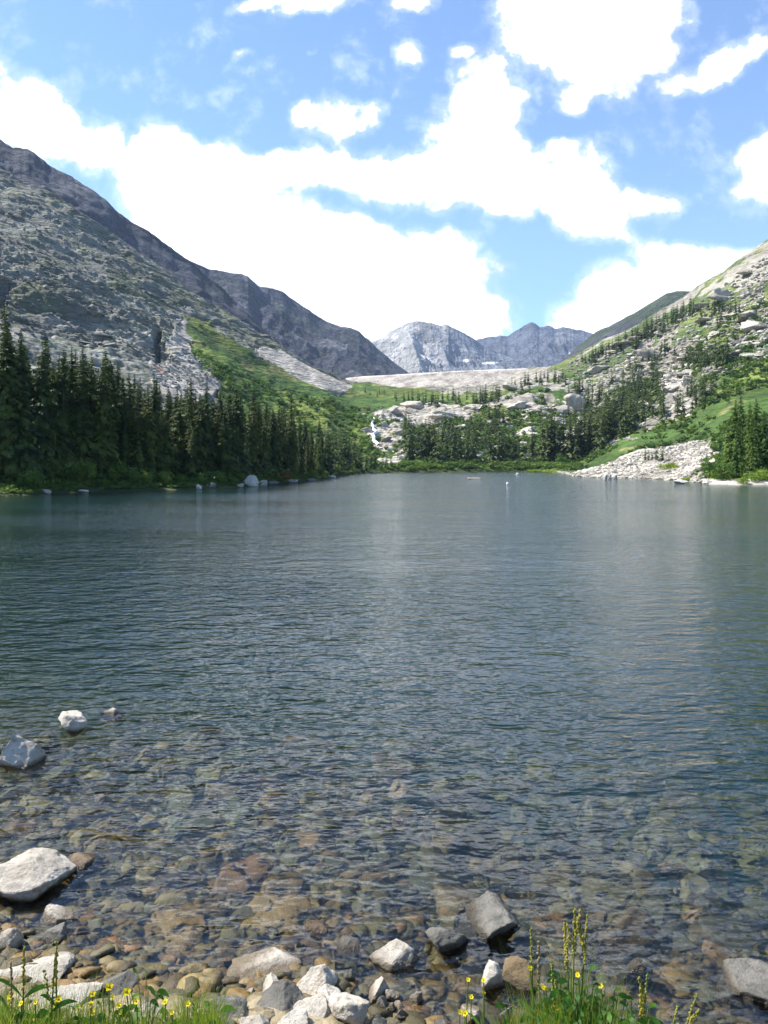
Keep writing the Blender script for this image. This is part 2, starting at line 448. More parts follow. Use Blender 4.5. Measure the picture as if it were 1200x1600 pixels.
#        px     shore   k3            k4          k5          k6          k7 (crest)
TAB = [(-900, 40, [Z(60, 2), (100, 400), (160, 240), (260, 70), (420, -190)]),
       (-400, 45, [Z(66, 2), (110, 480), (180, 370), (290, 240), (440, 60)]),
       (-150, 49, [Z(72, 2.2), (120, 560), (200, 430), (310, 325), (450, 175)]),
       (0,    52, [Z(80, 3), (130, 610), (210, 490), (320, 380), (450, 262)]),
       (133,  59, [Z(88, 3), (145, 630), (225, 525), (320, 440), (450, 337)]),
       (233,  63, [Z(96, 3), (155, 640), (232, 560), (325, 490), (455, 409)]),
       (287,  65, [Z(100, 3), (160, 650), (240, 580), (330, 520), (460, 447)]),
       (360,  70, [Z(108, 3), (170, 665), (245, 612), (330, 562), (460, 496)]),
       (430,  84, [Z(120, 3), (180, 680), (250, 642), (340, 597), (465, 532)]),
       (500, 108, [Z(145, 3), (200, 685), (265, 652), (350, 614), (470, 573)]),
       (555, 165, [Z(195, 2.5), (240, 695), (300, 662), (370, 632), (490, 593)]),
       (640, 190, [Z(212, 3), (250, 690), (300, 665), (360, 640), (440, 606)]),
       (740, 203, [Z(220, 3), (255, 690), (300, 662), (360, 630), (440, 604)]),
       (830, 216, [Z(230, 3), (262, 690), (300, 658), (360, 612), (465, 580)]),
       (868, 190, [Z(222, 2.4), (258, 690), (300, 655), (365, 606), (460, 571)]),
       (905, 128, [Z(210, 2.0), (250, 693), (300, 655), (370, 602), (455, 551)]),
       (1000, 114, [(150, 716), (220, 678), (290, 630), (360, 580), (440, 504)]),
       (1080, 95, [(135, 712), (190, 672), (260, 610), (340, 540), (425, 459)]),
       (1110, 83, [Z(118, 3.2), (180, 662), (252, 590), (335, 515), (418, 438)]),
       (1200, 79, [Z(110, 3.5), (170, 640), (240, 562), (320, 470), (400, 378)]),
       (1400, 76, [Z(105, 4), (170, 600), (230, 490), (310, 360), (390, 240)]),
       (2000, 72, [Z(100, 4), (165, 500), (230, 350), (310, 170), (380, -20)])]
ku = np.array([(r[0] - 600) / FPX for r in TAB])
KD, KZ = [], []
for px, sh, pts in TAB:
    d = [sh * 0.72, sh * 0.93, sh, sh + 2.5] + [p[0] for p in pts]
    z = [-6.0, -1.0, 0.0, 0.45] + [CH + (HOR - p[1]) / FPX * p[0] for p in pts]
    d += [pts[-1][0] + 60, pts[-1][0] + 500]
    z += [z[-1] - 22, z[-1] * 0.3]
    KD.append(d); KZ.append(z)
KD = np.array(KD); KZ = np.array(KZ)
us = np.concatenate([np.linspace(-1.25, -0.56, 90)[:-1], np.linspace(-0.56, 0.56, 860), np.linspace(0.56, 1.15, 80)[1:]])
CD = pchip(ku, KD, us); CZ = pchip(ku, KZ, us)          # (cols, knots)
rows_per = [6, 14, 22, 70, 110, 150, 170, 190, 16, 10]
tq = np.concatenate([np.linspace(i, i + 1, n, endpoint=False) for i, n in enumerate(rows_per)] + [[len(rows_per)]])
kt = np.arange(KD.shape[1])
GD = pchip(kt, CD.T, tq)         # (rows, cols)
GZ = pchip(kt, CZ.T, tq)
GU = np.broadcast_to(us, GD.shape)
GX = GU * GD; GY = GD
PX = 600 + FPX * GU; PY = HOR - FPX * (GZ - CH) / GD     # where each vertex is seen before roughening
T = np.broadcast_to(tq[:, None], GD.shape)

def inpoly(px, py, poly):
    ins = np.zeros(px.shape, bool)
    n = len(poly); j = n - 1
    for i in range(n):
        xi, yi = poly[i]; xj, yj = poly[j]
        c = ((yi > py) != (yj > py)) & (px < (xj - xi) * (py - yi) / (yj - yi + 1e-9) + xi)
        ins ^= c; j = i
    return ins
nA = fbm(GX / 9, GY / 14, octv=5, seed=3); nB = fbm(GX / 9, GY / 14, octv=5, seed=13)
nC = fbm(GX / 30, GY / 45, octv=5, seed=23); nF = fbm(GX / 3.0, GY / 5, octv=4, seed=33)
WX = PX + 16 * nA; WY = PY + 9 * nB
def region(poly, amp=1.0):
    return inpoly(PX + 16 * amp * nA, PY + 9 * amp * nB, poly).astype(float)

land = T > 2.0
left = PX < 560
# --- cover types
green = np.zeros_like(GD); pale = np.zeros_like(GD); scree = np.zeros_like(GD); olive = np.zeros_like(GD)
green = np.maximum(green, region([(283, 492), (315, 497), (350, 522), (395, 545), (440, 572), (480, 590), (530, 614), (540, 598), (600, 596), (640, 604), (700, 615), (830, 610), (850, 645), (860, 740), (0, 800), (0, 640), (380, 650), (345, 605), (330, 575), (300, 540)]))
green = np.maximum(green, region([(840, 740), (880, 725), (930, 705), (990, 680), (1060, 650), (1100, 610), (1160, 570), (1210, 540), (1230, 720), (1110, 700), (1060, 690), (1000, 703), (940, 727), (900, 741)]))
green = np.maximum(green, region([(1085, 520), (1120, 500), (1210, 500), (1210, 560), (1130, 560)]) * (nA > -0.25))
green = np.maximum(green, region([(830, 610), (890, 600), (1000, 590), (1000, 660), (900, 700), (840, 720), (820, 660)]) * (nC + 0.6 * nA > -0.05))
green = np.maximum(green, (PX > 860) * ((nC + 0.8 * nA > 0.04) | (nF + nB > .34)) * 0.9)
scree = np.maximum(scree, region([(396, 538), (430, 544), (470, 562), (520, 586), (548, 600), (540, 609), (505, 602), (470, 588), (430, 567)], .5))
scree = np.maximum(scree, region([(235, 560), (290, 555), (330, 575), (345, 600), (300, 625), (240, 610)], .7))
scree = np.maximum(scree, region([(270, 500), (290, 497), (300, 540), (320, 580), (280, 575), (265, 530)], .7) * 0.8)
pale = np.maximum(pale, region([(868, 748), (905, 737), (940, 728), (1000, 705), (1060, 692), (1112, 686), (1118, 712), (1100, 735), (1075, 760), (1000, 760)], .35))
pale = np.maximum(pale, region([(595, 640), (640, 628), (700, 630), (748, 640), (720, 655), (670, 668), (620, 660)], .8))
pale = np.maximum(pale, region([(570, 650), (600, 640), (640, 670), (645, 725), (600, 720), (585, 690)], 1) * (nA + nF * .8 > -0.1))
pale = np.maximum(pale, region([(650, 690), (830, 690), (840, 720), (650, 722)], 1) * (nA + nF > 0.25))
pale = np.maximum(pale, region([(750, 620), (900, 620), (930, 680), (780, 690)], 1) * (nA + nF * .6 > 0.12))
pale = np.maximum(pale, region([(1035, 600), (1080, 585), (1085, 640), (1045, 650)], 1))
green = np.maximum(green, region([(790, 600), (850, 588), (900, 575), (940, 590), (900, 625), (800, 625)]) * (nC + nA > -.25))
green = green * (1 - pale) * (1 - scree)
rockl = (1 - green) * (1 - scree) * (1 - pale)
olive = sstep(0.0, 0.45, nC + 0.5 * nA) * rockl * (PX < 560)
# --- roughening
amp_rock = 1.0 - green * 0.75 - scree * 0.85 - pale * 0.35
env = sstep(3.2, 4.6, T) * (1 - 0.5 * sstep(6.8, 7.2, T)) * (0.35 + 0.65 * amp_rock)
lf = sstep(620, 480, PX)
s1 = GX * 0.80 + GY * 0.35; s2 = -GX * 0.35 + GY * 0.80
strata = ridged(s1 / 34, (s2 + GZ * 1.1) / 9, 5, 5) * 0.6 + ridged(s1 / 12, (s2 + GZ) / 3.5, 4, 8) * 0.28
crag = ridged(GX / 36, GY / 44, 6, 77)
dz = env * (lf * (strata * 4.5 + crag * 9.0 - 6.5) + (1 - lf) * (crag * 5.5 + nA * 2.5 - 3.0))
dz += env * lf * 9.0 * (ridged(GY / 62 + 0.5 * nC, GX / 260 + .3 * nC, 4, 61) - .5)
dz *= np.clip((GD - 60) / 260, 0.12, 1.2)
gul = region([(238, 505), (252, 505), (254, 560), (238, 560)], .5) + region([(-40, 415), (14, 425), (12, 470), (-40, 480)], .6)
dz -= 6 * gul
dz += sstep(2.6, 3.2, T) * (0.35 * nA + 0.18 * nF)
dz += pale * sstep(2.2, 3.5, T) * (0.5 * np.abs(nF) + .6 * np.maximum(nA, 0)) * 1.2
H = GZ + dz
H = np.where(T < 2, GZ, np.maximum(H, np.minimum(GZ, 0.03)))
def lerp3(a, b, f): return a + (np.array(b) - a) * f[..., None]
C = np.zeros(GD.shape + (3,))
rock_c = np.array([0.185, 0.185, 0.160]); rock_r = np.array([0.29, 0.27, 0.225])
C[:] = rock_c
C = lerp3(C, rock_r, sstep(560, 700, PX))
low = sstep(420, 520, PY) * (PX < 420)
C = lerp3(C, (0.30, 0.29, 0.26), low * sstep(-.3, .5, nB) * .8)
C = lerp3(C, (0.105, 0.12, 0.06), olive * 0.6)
C = lerp3(C, (0.10, 0.12, 0.06), ((nF + nB) > 0.28) * rockl * 0.45)
gcol = lerp3(np.zeros(GD.shape + (3,)) + (0.060, 0.112, 0.022), (0.145, 0.185, 0.040), sstep(-.25, .5, nC + 0.6 * nB))
gcol = lerp3(gcol, (0.27, 0.235, 0.10), sstep(.35, .6, nB - .3 * nC) * 0.55)
C = C * (1 - green[..., None]) + gcol * green[..., None]
C = lerp3(C, (0.40, 0.365, 0.32), scree * .9)
C = lerp3(C, (0.34, 0.16, 0.10), region([(240, 565), (262, 570), (268, 585), (245, 583)], .4))
C = lerp3(C, (0.47, 0.43, 0.365), pale * .95)
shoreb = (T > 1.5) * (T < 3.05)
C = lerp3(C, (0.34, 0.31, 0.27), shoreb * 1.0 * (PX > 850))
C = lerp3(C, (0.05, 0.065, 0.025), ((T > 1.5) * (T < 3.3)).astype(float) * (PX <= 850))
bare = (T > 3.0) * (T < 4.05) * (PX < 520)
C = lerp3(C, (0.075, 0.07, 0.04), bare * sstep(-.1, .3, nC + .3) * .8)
R_, C_ = GD.shape
idx = np.arange(R_ * C_).reshape(R_, C_)
Fq = np.stack([idx[:-1, :-1], idx[:-1, 1:], idx[1:, 1:], idx[1:, :-1]], -1).reshape(-1, 4)
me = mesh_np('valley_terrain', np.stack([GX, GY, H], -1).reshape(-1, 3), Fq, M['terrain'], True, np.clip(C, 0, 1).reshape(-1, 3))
tag(link('valley_terrain', me), kind='structure')
EE = (H - CH) / GD
def cidx(u): return int(np.clip(np.searchsorted(us, u), 1, len(us) - 1))
def ground_seen(px, py):
    """the first point of the valley floor on the line of sight through a photo pixel"""
    u = (px - 600) / FPX; e = (HOR - py) / FPX
    c = cidx(u)
    col = EE[:, c]
    ok = np.where((col >= e) & (tq >= 2.2))[0]
    if len(ok) == 0: return None
    r = ok[0]
    if tq[r] > 8.5: return None
    return u * GD[r, c], GD[r, c], H[r, c]
def ground_z(x, y):
    c = cidx(x / y)
    return float(np.interp(y, GD[:, c], H[:, c]))
def shore_d(px): return float(np.interp((px - 600) / FPX, us, CD[:, 2]))

# base sheet that reaches the horizon, under everything
g = 14000.0
me = mesh_np('outer_ground', np.array([[-g, -g, -40], [g, -g, -40], [g, g, -40], [-g, g, -40]]), np.array([[0, 1, 2, 3]]), M['terrain'], True, np.tile([0.1, 0.12, 0.05], (4, 1)))
tag(link('outer_ground', me), kind='structure')

# ------------------------------------------------------------------ mountains behind
def hill(name, pts, d_front, z_front, col_fn, jag=2.0, rows=150, ncol=420, relief=0.12, back=600, seed=0, curve=1.15, gull=(0.02, 6)):
    """a mountain with its own depth: crest points (px, py, distance), front foot distance and height"""
    pts = np.array(pts, float)
    pu = (pts[:, 0] - 600) / FPX
    q = np.linspace(pu[0], pu[-1], ncol)
    cd = np.interp(q, pu, pts[:, 2]); cpy = np.interp(q, pu, pts[:, 1])
    cpy = cpy + jag * fbm(q * 60, q * 0 + seed, octv=5, seed=seed, gain=.6) * 1.6
    cz = CH + (HOR - cpy) / FPX * cd
    t = np.concatenate([np.linspace(0, 1, rows), np.linspace(1, 1.6, 14)[1:]])
    Tm, Q = np.meshgrid(t, q, indexing='ij')
    D = d_front + (cd[None, :] - d_front) * np.minimum(Tm, 1) + np.maximum(Tm - 1, 0) * back
    Zh = z_front + (cz[None, :] - z_front) * np.minimum(Tm, 1) ** curve - np.maximum(Tm - 1, 0) * (cz[None, :] - z_front) * 1.2
    X = Q * D
    s = 1.0 / (cz.max() - z_front)
    sc = (cz.max() - z_front)
    env = 4 * np.minimum(Tm, 1) * (1 - np.minimum(Tm, 1)) * 0.8 + 0.15 * (Tm < 1)
    n = ridged(X / (sc * .55) + seed, D / (sc * 1.5), 6, seed) - 0.45
    n2 = fbm(X / (sc * .12), D / (sc * .25), octv=5, seed=seed + 4)
    Zh = Zh + env * sc * (relief * n + relief * 0.35 * n2)
    py = HOR - FPX * (Zh - CH) / D
    Cc = col_fn(600 + FPX * Q, py, Tm, n, n2, X, D)
    r, c = D.shape
    ii = np.arange(r * c).reshape(r, c)
    F = np.stack([ii[:-1, :-1], ii[:-1, 1:], ii[1:, 1:], ii[1:, :-1]], -1).reshape(-1, 4)
    me = mesh_np(name, np.stack([X, D, Zh], -1).reshape(-1, 3), F, M['hill'], True, np.clip(Cc, 0, 1).reshape(-1, 3))
    return tag(link(name, me), kind='structure')

def shade_toned_rock(px, py, t, n, n2, X, D):  # cloud shadow over the left ridges, put into the rock colour as blue-dark
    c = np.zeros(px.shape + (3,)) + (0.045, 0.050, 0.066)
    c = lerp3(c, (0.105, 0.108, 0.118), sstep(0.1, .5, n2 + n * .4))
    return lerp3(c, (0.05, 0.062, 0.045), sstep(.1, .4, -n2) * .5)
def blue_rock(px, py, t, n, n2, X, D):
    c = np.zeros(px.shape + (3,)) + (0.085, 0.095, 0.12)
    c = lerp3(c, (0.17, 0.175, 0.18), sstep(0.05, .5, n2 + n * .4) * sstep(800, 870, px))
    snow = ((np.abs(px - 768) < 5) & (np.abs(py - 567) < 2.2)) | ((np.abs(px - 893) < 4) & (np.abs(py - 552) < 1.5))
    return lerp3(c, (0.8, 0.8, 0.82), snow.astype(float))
def pale_peak(px, py, t, n, n2, X, D):
    c = np.zeros(px.shape + (3,)) + (0.30, 0.295, 0.28)
    c = lerp3(c, (0.17, 0.18, 0.20), sstep(-.1, .3, n2 - n * .3 + (px - 690) / 90))  # sun from the left put into colour: left flank paler, right flank darker
    c = lerp3(c, (0.40, 0.385, 0.36), sstep(.1, .4, n2 + .1) * sstep(720, 640, px) * .8)
    snow = ((np.abs(px - 728) < 4) & (np.abs(py - 563.5) < 2)) | ((np.abs(px - 766 + (py - 567) * 2) < 11) & (np.abs(py - 567) < 1.8)) | ((np.abs(px - 664) < 9) & (np.abs(py - 558 - (px - 664) * .5) < 1.4))
    return lerp3(c, (0.8, 0.8, 0.82), snow.astype(float))
def green_hill(px, py, t, n, n2, X, D):
    c = np.zeros(px.shape + (3,)) + (0.06, 0.063, 0.075)
    return lerp3(c, (0.05, 0.068, 0.036), sstep(-.1, .4, n2 + (px - 940) / 160))

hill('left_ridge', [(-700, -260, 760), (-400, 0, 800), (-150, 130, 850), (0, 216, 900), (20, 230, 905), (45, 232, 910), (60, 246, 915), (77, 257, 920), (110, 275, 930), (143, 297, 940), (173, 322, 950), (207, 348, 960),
     (233, 363, 970), (267, 387, 980), (300, 412, 990), (322, 430, 1000), (360, 462, 1010), (400, 500, 1020), (440, 545, 1030), (480, 590, 1040), (500, 620, 1040)], 500, 22, shade_toned_rock, jag=2.5, seed=5, relief=0.10, curve=1.0)
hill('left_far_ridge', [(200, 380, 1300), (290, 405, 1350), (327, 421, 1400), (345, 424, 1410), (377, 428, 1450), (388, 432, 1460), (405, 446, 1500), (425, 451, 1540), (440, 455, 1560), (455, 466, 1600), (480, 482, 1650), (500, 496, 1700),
     (520, 507, 1740), (535, 510, 1760), (547, 512, 1780), (560, 516, 1800), (575, 530, 1830), (590, 545, 1850), (605, 557, 1880), (620, 568, 1900), (637, 581, 1930), (660, 596, 1950)], 900, 90, shade_toned_rock, jag=1.8, seed=15, relief=0.09)
hill('pale_peak', [(540, 560, 2900), (575, 540, 2900), (585, 533, 2900), (601, 528, 2900), (609, 517, 2900), (628, 509, 2900), (639, 504, 2900), (655, 501, 2900), (673, 503, 2900), (689, 508, 2900), (700, 508, 2900), (716, 516, 2920), (737, 528, 2950), (750, 536, 2980), (775, 548, 3000), (800, 560, 3000), (830, 585, 3000)],
     1900, 160, pale_peak, jag=1.6, seed=25, relief=0.16)
hill('blue_peaks', [(690, 560, 3600), (720, 540, 3600), (745, 531, 3600), (767, 527, 3600), (793, 524, 3600), (809, 515, 3600), (820, 507, 3600), (830, 503, 3600), (836, 505, 3600), (843, 511, 3600), (856, 510, 3600), (866, 514, 3600), (878, 510, 3600), (890, 511, 3600), (902, 516, 3600), (910, 514, 3600),
     (922, 518, 3600), (950, 530, 3600), (1000, 545, 3600)], 2200, 190, blue_rock, jag=2.2, seed=35, relief=0.15)
hill('right_ridge', [(845, 590, 1300), (866, 574, 1300), (880, 562, 1300), (900, 545, 1300), (931, 520, 1300), (955, 508, 1300), (973, 498, 1300), (1000, 483, 1300), (1019, 473, 1300), (1041, 459, 1300), (1058, 455, 1300), (1081, 456, 1300), (1110, 446, 1250), (1130, 434, 1200), (1200, 420, 1200), (1500, 300, 1100), (1900, 100, 1000)],
     600, 60, green_hill, jag=1.2, seed=45, relief=0.08)

# ------------------------------------------------------------------ the dam
def build_dam():
    q = np.linspace(-0.05, 0.235, 400)
    zc = 62.0
    cd = np.interp(q, [-0.085, -0.03, 0.10, 0.22, 0.25], [548, 520, 488, 471, 468])
    prof_off = np.concatenate([[-64, -62], np.linspace(-60, 0, 70), [5, 5.2], np.linspace(6, 40, 10)])
    prof_z = np.concatenate([[-34, -30], np.linspace(-27, 0, 70), [0.0, -0.2], np.linspace(-1, -20, 10)])
    O, Q = np.meshgrid(prof_off, q, indexing='ij')
    D = cd[None] + O
    Zd = zc + prof_z[:, None] + 0.12 * fbm(Q * D / 2.2, D / 2.2, octv=4, seed=91) * (O < -0.5)
    X = Q * D
    r, c = D.shape
    ii = np.arange(r * c).reshape(r, c)
    F = np.stack([ii[:-1, :-1], ii[:-1, 1:], ii[1:, 1:], ii[1:, :-1]], -1).reshape(-1, 4)
    n = fbm(X / 4, D / 3, octv=4, seed=92)
    Cc = np.zeros(X.shape + (3,)) + (0.33, 0.30, 0.265)
    Cc = lerp3(Cc, (0.27, 0.25, 0.22), sstep(.0, .5, n))
    Cc = lerp3(Cc, (0.48, 0.45, 0.41), (O > -2.2).astype(float))
    me = mesh_np('riprap_dam', np.stack([X, D, Zd], -1).reshape(-1, 3), F, M['dam'], True, Cc.reshape(-1, 3))
    tag(link('rockfill_dam', me), 'long pale rockfill dam with level crest closing the valley below the peaks', 'dam')
build_dam()

# ------------------------------------------------------------------ near ground and lake bed
def shoreline(x):
    return np.interp(x, [-40, -8, -3, -1.6, -0.9, -0.3, 0.0, 0.2, 0.6, 1.2, 2.0, 4, 10, 40], [9, 5.2, 3.7, 3.22, 3.08, 3.08, 2.98, 2.80, 2.66, 2.62, 2.55, 2.7, 3.5, 8])
def bed_z(x, y):
    s = y - shoreline(x) + 0.10 * fbm(x * 1.1, y * 1.1, octv=3, seed=41)
    fx = 1 + 0.30 * np.clip(x / 3, -0.9, 0) + 0.75 * np.clip(x / 3, 0, 1.2)
    sd = s * fx
    dep = np.interp(sd, [-60, -12, -3, -1.2, -0.3, 0, 0.5, 1.0, 2.0, 3.5, 6, 10, 20, 40, 80], [-6, -2.2, -0.66, -0.42, -0.10, 0, 0.085, 0.15, 0.30, 0.62, 1.35, 2.5, 4.6, 6.5, 7.5])
    n = 0.030 * fbm(x * 2.2, y * 2.2, octv=5, seed=43) + 0.05 * fbm(x * .6, y * .6, octv=3, seed=44)
    return -dep + n * np.clip(np.abs(s) * 2 + .3, 0, 1)
def build_near():
    k = np.linspace(-1, 1, 620)
    xs = np.sinh(k * 5.2) / np.sinh(5.2) * 140
    k2 = np.linspace(-0.88, 0.93, 620)
    ys = 3.5 + np.sinh(k2 * 5.2) / np.sinh(5.2) * 100
    Xg, Yg = np.meshgrid(xs, ys, indexing='ij')
    Zg = bed_z(Xg, Yg)
    n = fbm(Xg * 5, Yg * 5, octv=4, seed=51); nn = fbm(Xg * 1.3, Yg * 1.3, octv=3, seed=52)
    Cc = np.zeros(Xg.shape + (3,)) + (0.10, 0.082, 0.042)
    Cc = lerp3(Cc, (0.16, 0.12, 0.055), sstep(0, .5, nn))
    Cc = lerp3(Cc, (0.045, 0.042, 0.026), sstep(0.05, .45, n))
    dry = sstep(0.0, 0.06, Zg + 0.02 * n)
    Cc = lerp3(Cc, (0.13, 0.105, 0.075), dry)
    Cc = lerp3(Cc, (0.07, 0.085, 0.03), sstep(0.1, 0.35, Zg))
    i = np.arange(Xg.size).reshape(Xg.shape)
    F = np.stack([i[:-1, :-1], i[1:, :-1], i[1:, 1:], i[:-1, 1:]], -1).reshape(-1, 4)
    me = mesh_np('lake_bed', np.stack([Xg, Yg, Zg], -1).reshape(-1, 3), F, M['lakebed'], True, Cc.reshape(-1, 3))
    tag(link('near_shore_ground', me), kind='structure')
build_near()

# ------------------------------------------------------------------ water
def water_material():
    m, t, out = material('lake_water')
    pos = t.n('ShaderNodeNewGeometry').outputs['Position']
    patch = t.ramp(t.noise(t.mapping(pos, scale=(0.3, 1, 1)), 0.13, 3, 0.5), 0.35, 0.65, 0.62, 1.3)
    def height(p):
        v1 = t.mapping(p, rot=(0, 0, radians(8)), scale=(0.5, 1.0, 1))
        v2 = t.mapping(p, rot=(0, 0, radians(-17)), scale=(0.62, 1.0, 1))
        big = t.noise(v1, 0.9, 1, 0.5)
        mid = t.noise(v2, 2.6, 2, 0.5, dist=0.4)
        mid2 = t.noise(v1, 6.0, 2, 0.55, dist=0.4)
        sm = t.noise(v2, 15.0, 2, 0.5)
        h = t.math('ADD', t.math('MULTIPLY', big, 0.075), t.math('MULTIPLY', mid, 0.080))
        return t.math('ADD', h, t.math('ADD', t.math('MULTIPLY', mid2, 0.062), t.math('MULTIPLY', sm, 0.030)))
    e_ = 0.012
    h0 = height(pos); hx = height(t.vmath('ADD', pos, (e_, 0, 0))); hy = height(t.vmath('ADD', pos, (0, e_, 0)))
    k_ = t.math('MULTIPLY', patch, -0.54 / e_)
    nrm = t.n('ShaderNodeCombineXYZ', ins={0: t.math('MULTIPLY', t.math('SUBTRACT', hx, h0), k_), 1: t.math('MULTIPLY', t.math('SUBTRACT', hy, h0), k_), 2: 1.0}).outputs[0]
    bp = t.vmath('NORMALIZE', nrm)
    fr = t.n('ShaderNodeFresnel', ins={'IOR': 1.43, 'Normal': bp}).outputs[0]
    gl = t.n('ShaderNodeBsdfGlossy', ins={'Color': (1, 1, 1), 'Roughness': 0.09, 'Normal': bp})
    tr = t.n('ShaderNodeBsdfTransparent', ins={'Color': (0.93, 0.97, 0.96)})
    rf = t.n('ShaderNodeBsdfRefraction', ins={'Color': (0.95, 0.98, 0.97), 'Roughness': 0.0, 'IOR': 1.2, 'Normal': bp})
    under = t.n('ShaderNodeMixShader', ins={0: 0.15, 1: tr.outputs[0], 2: rf.outputs[0]})
    mx = t.n('ShaderNodeMixShader', ins={0: fr, 1: under.outputs[0], 2: gl.outputs[0]})
    t.put(out.inputs[0], mx.outputs[0])
    va = t.n('ShaderNodeVolumeAbsorption', ins={'Color': (0.50, 0.72, 0.66), 'Density': 0.7})
    vs = t.n('ShaderNodeVolumeScatter', ins={'Color': (0.20, 0.52, 0.66), 'Density': 0.06, 'Anisotropy': 0.1})
    ad = t.n('ShaderNodeAddShader', ins={0: va.outputs[0], 1: vs.outputs[0]})
    t.put(out.inputs['Volume'], ad.outputs[0])
    return m
M['water'] = water_material()
def build_water():
    me = bpy.data.meshes.new('lake_water')
    b = bmesh.new()
    x0, x1, y0, y1, zb = -260, 260, 1.2, 236, -9.0
    vs = [b.verts.new(p) for p in [(x0, y0, 0), (x1, y0, 0), (x1, y1, 0), (x0, y1, 0), (x0, y0, zb), (x1, y0, zb), (x1, y1, zb), (x0, y1, zb)]]
    for f in [(0, 1, 2, 3), (7, 6, 5, 4), (0, 4, 5, 1), (1, 5, 6, 2), (2, 6, 7, 3), (3, 7, 4, 0)]:
        b.faces.new([vs[i] for i in f])
    b.to_mesh(me); b.free()
    me.materials.append(M['water'])
    tag(link('lake_water', me), kind='structure')
build_water()

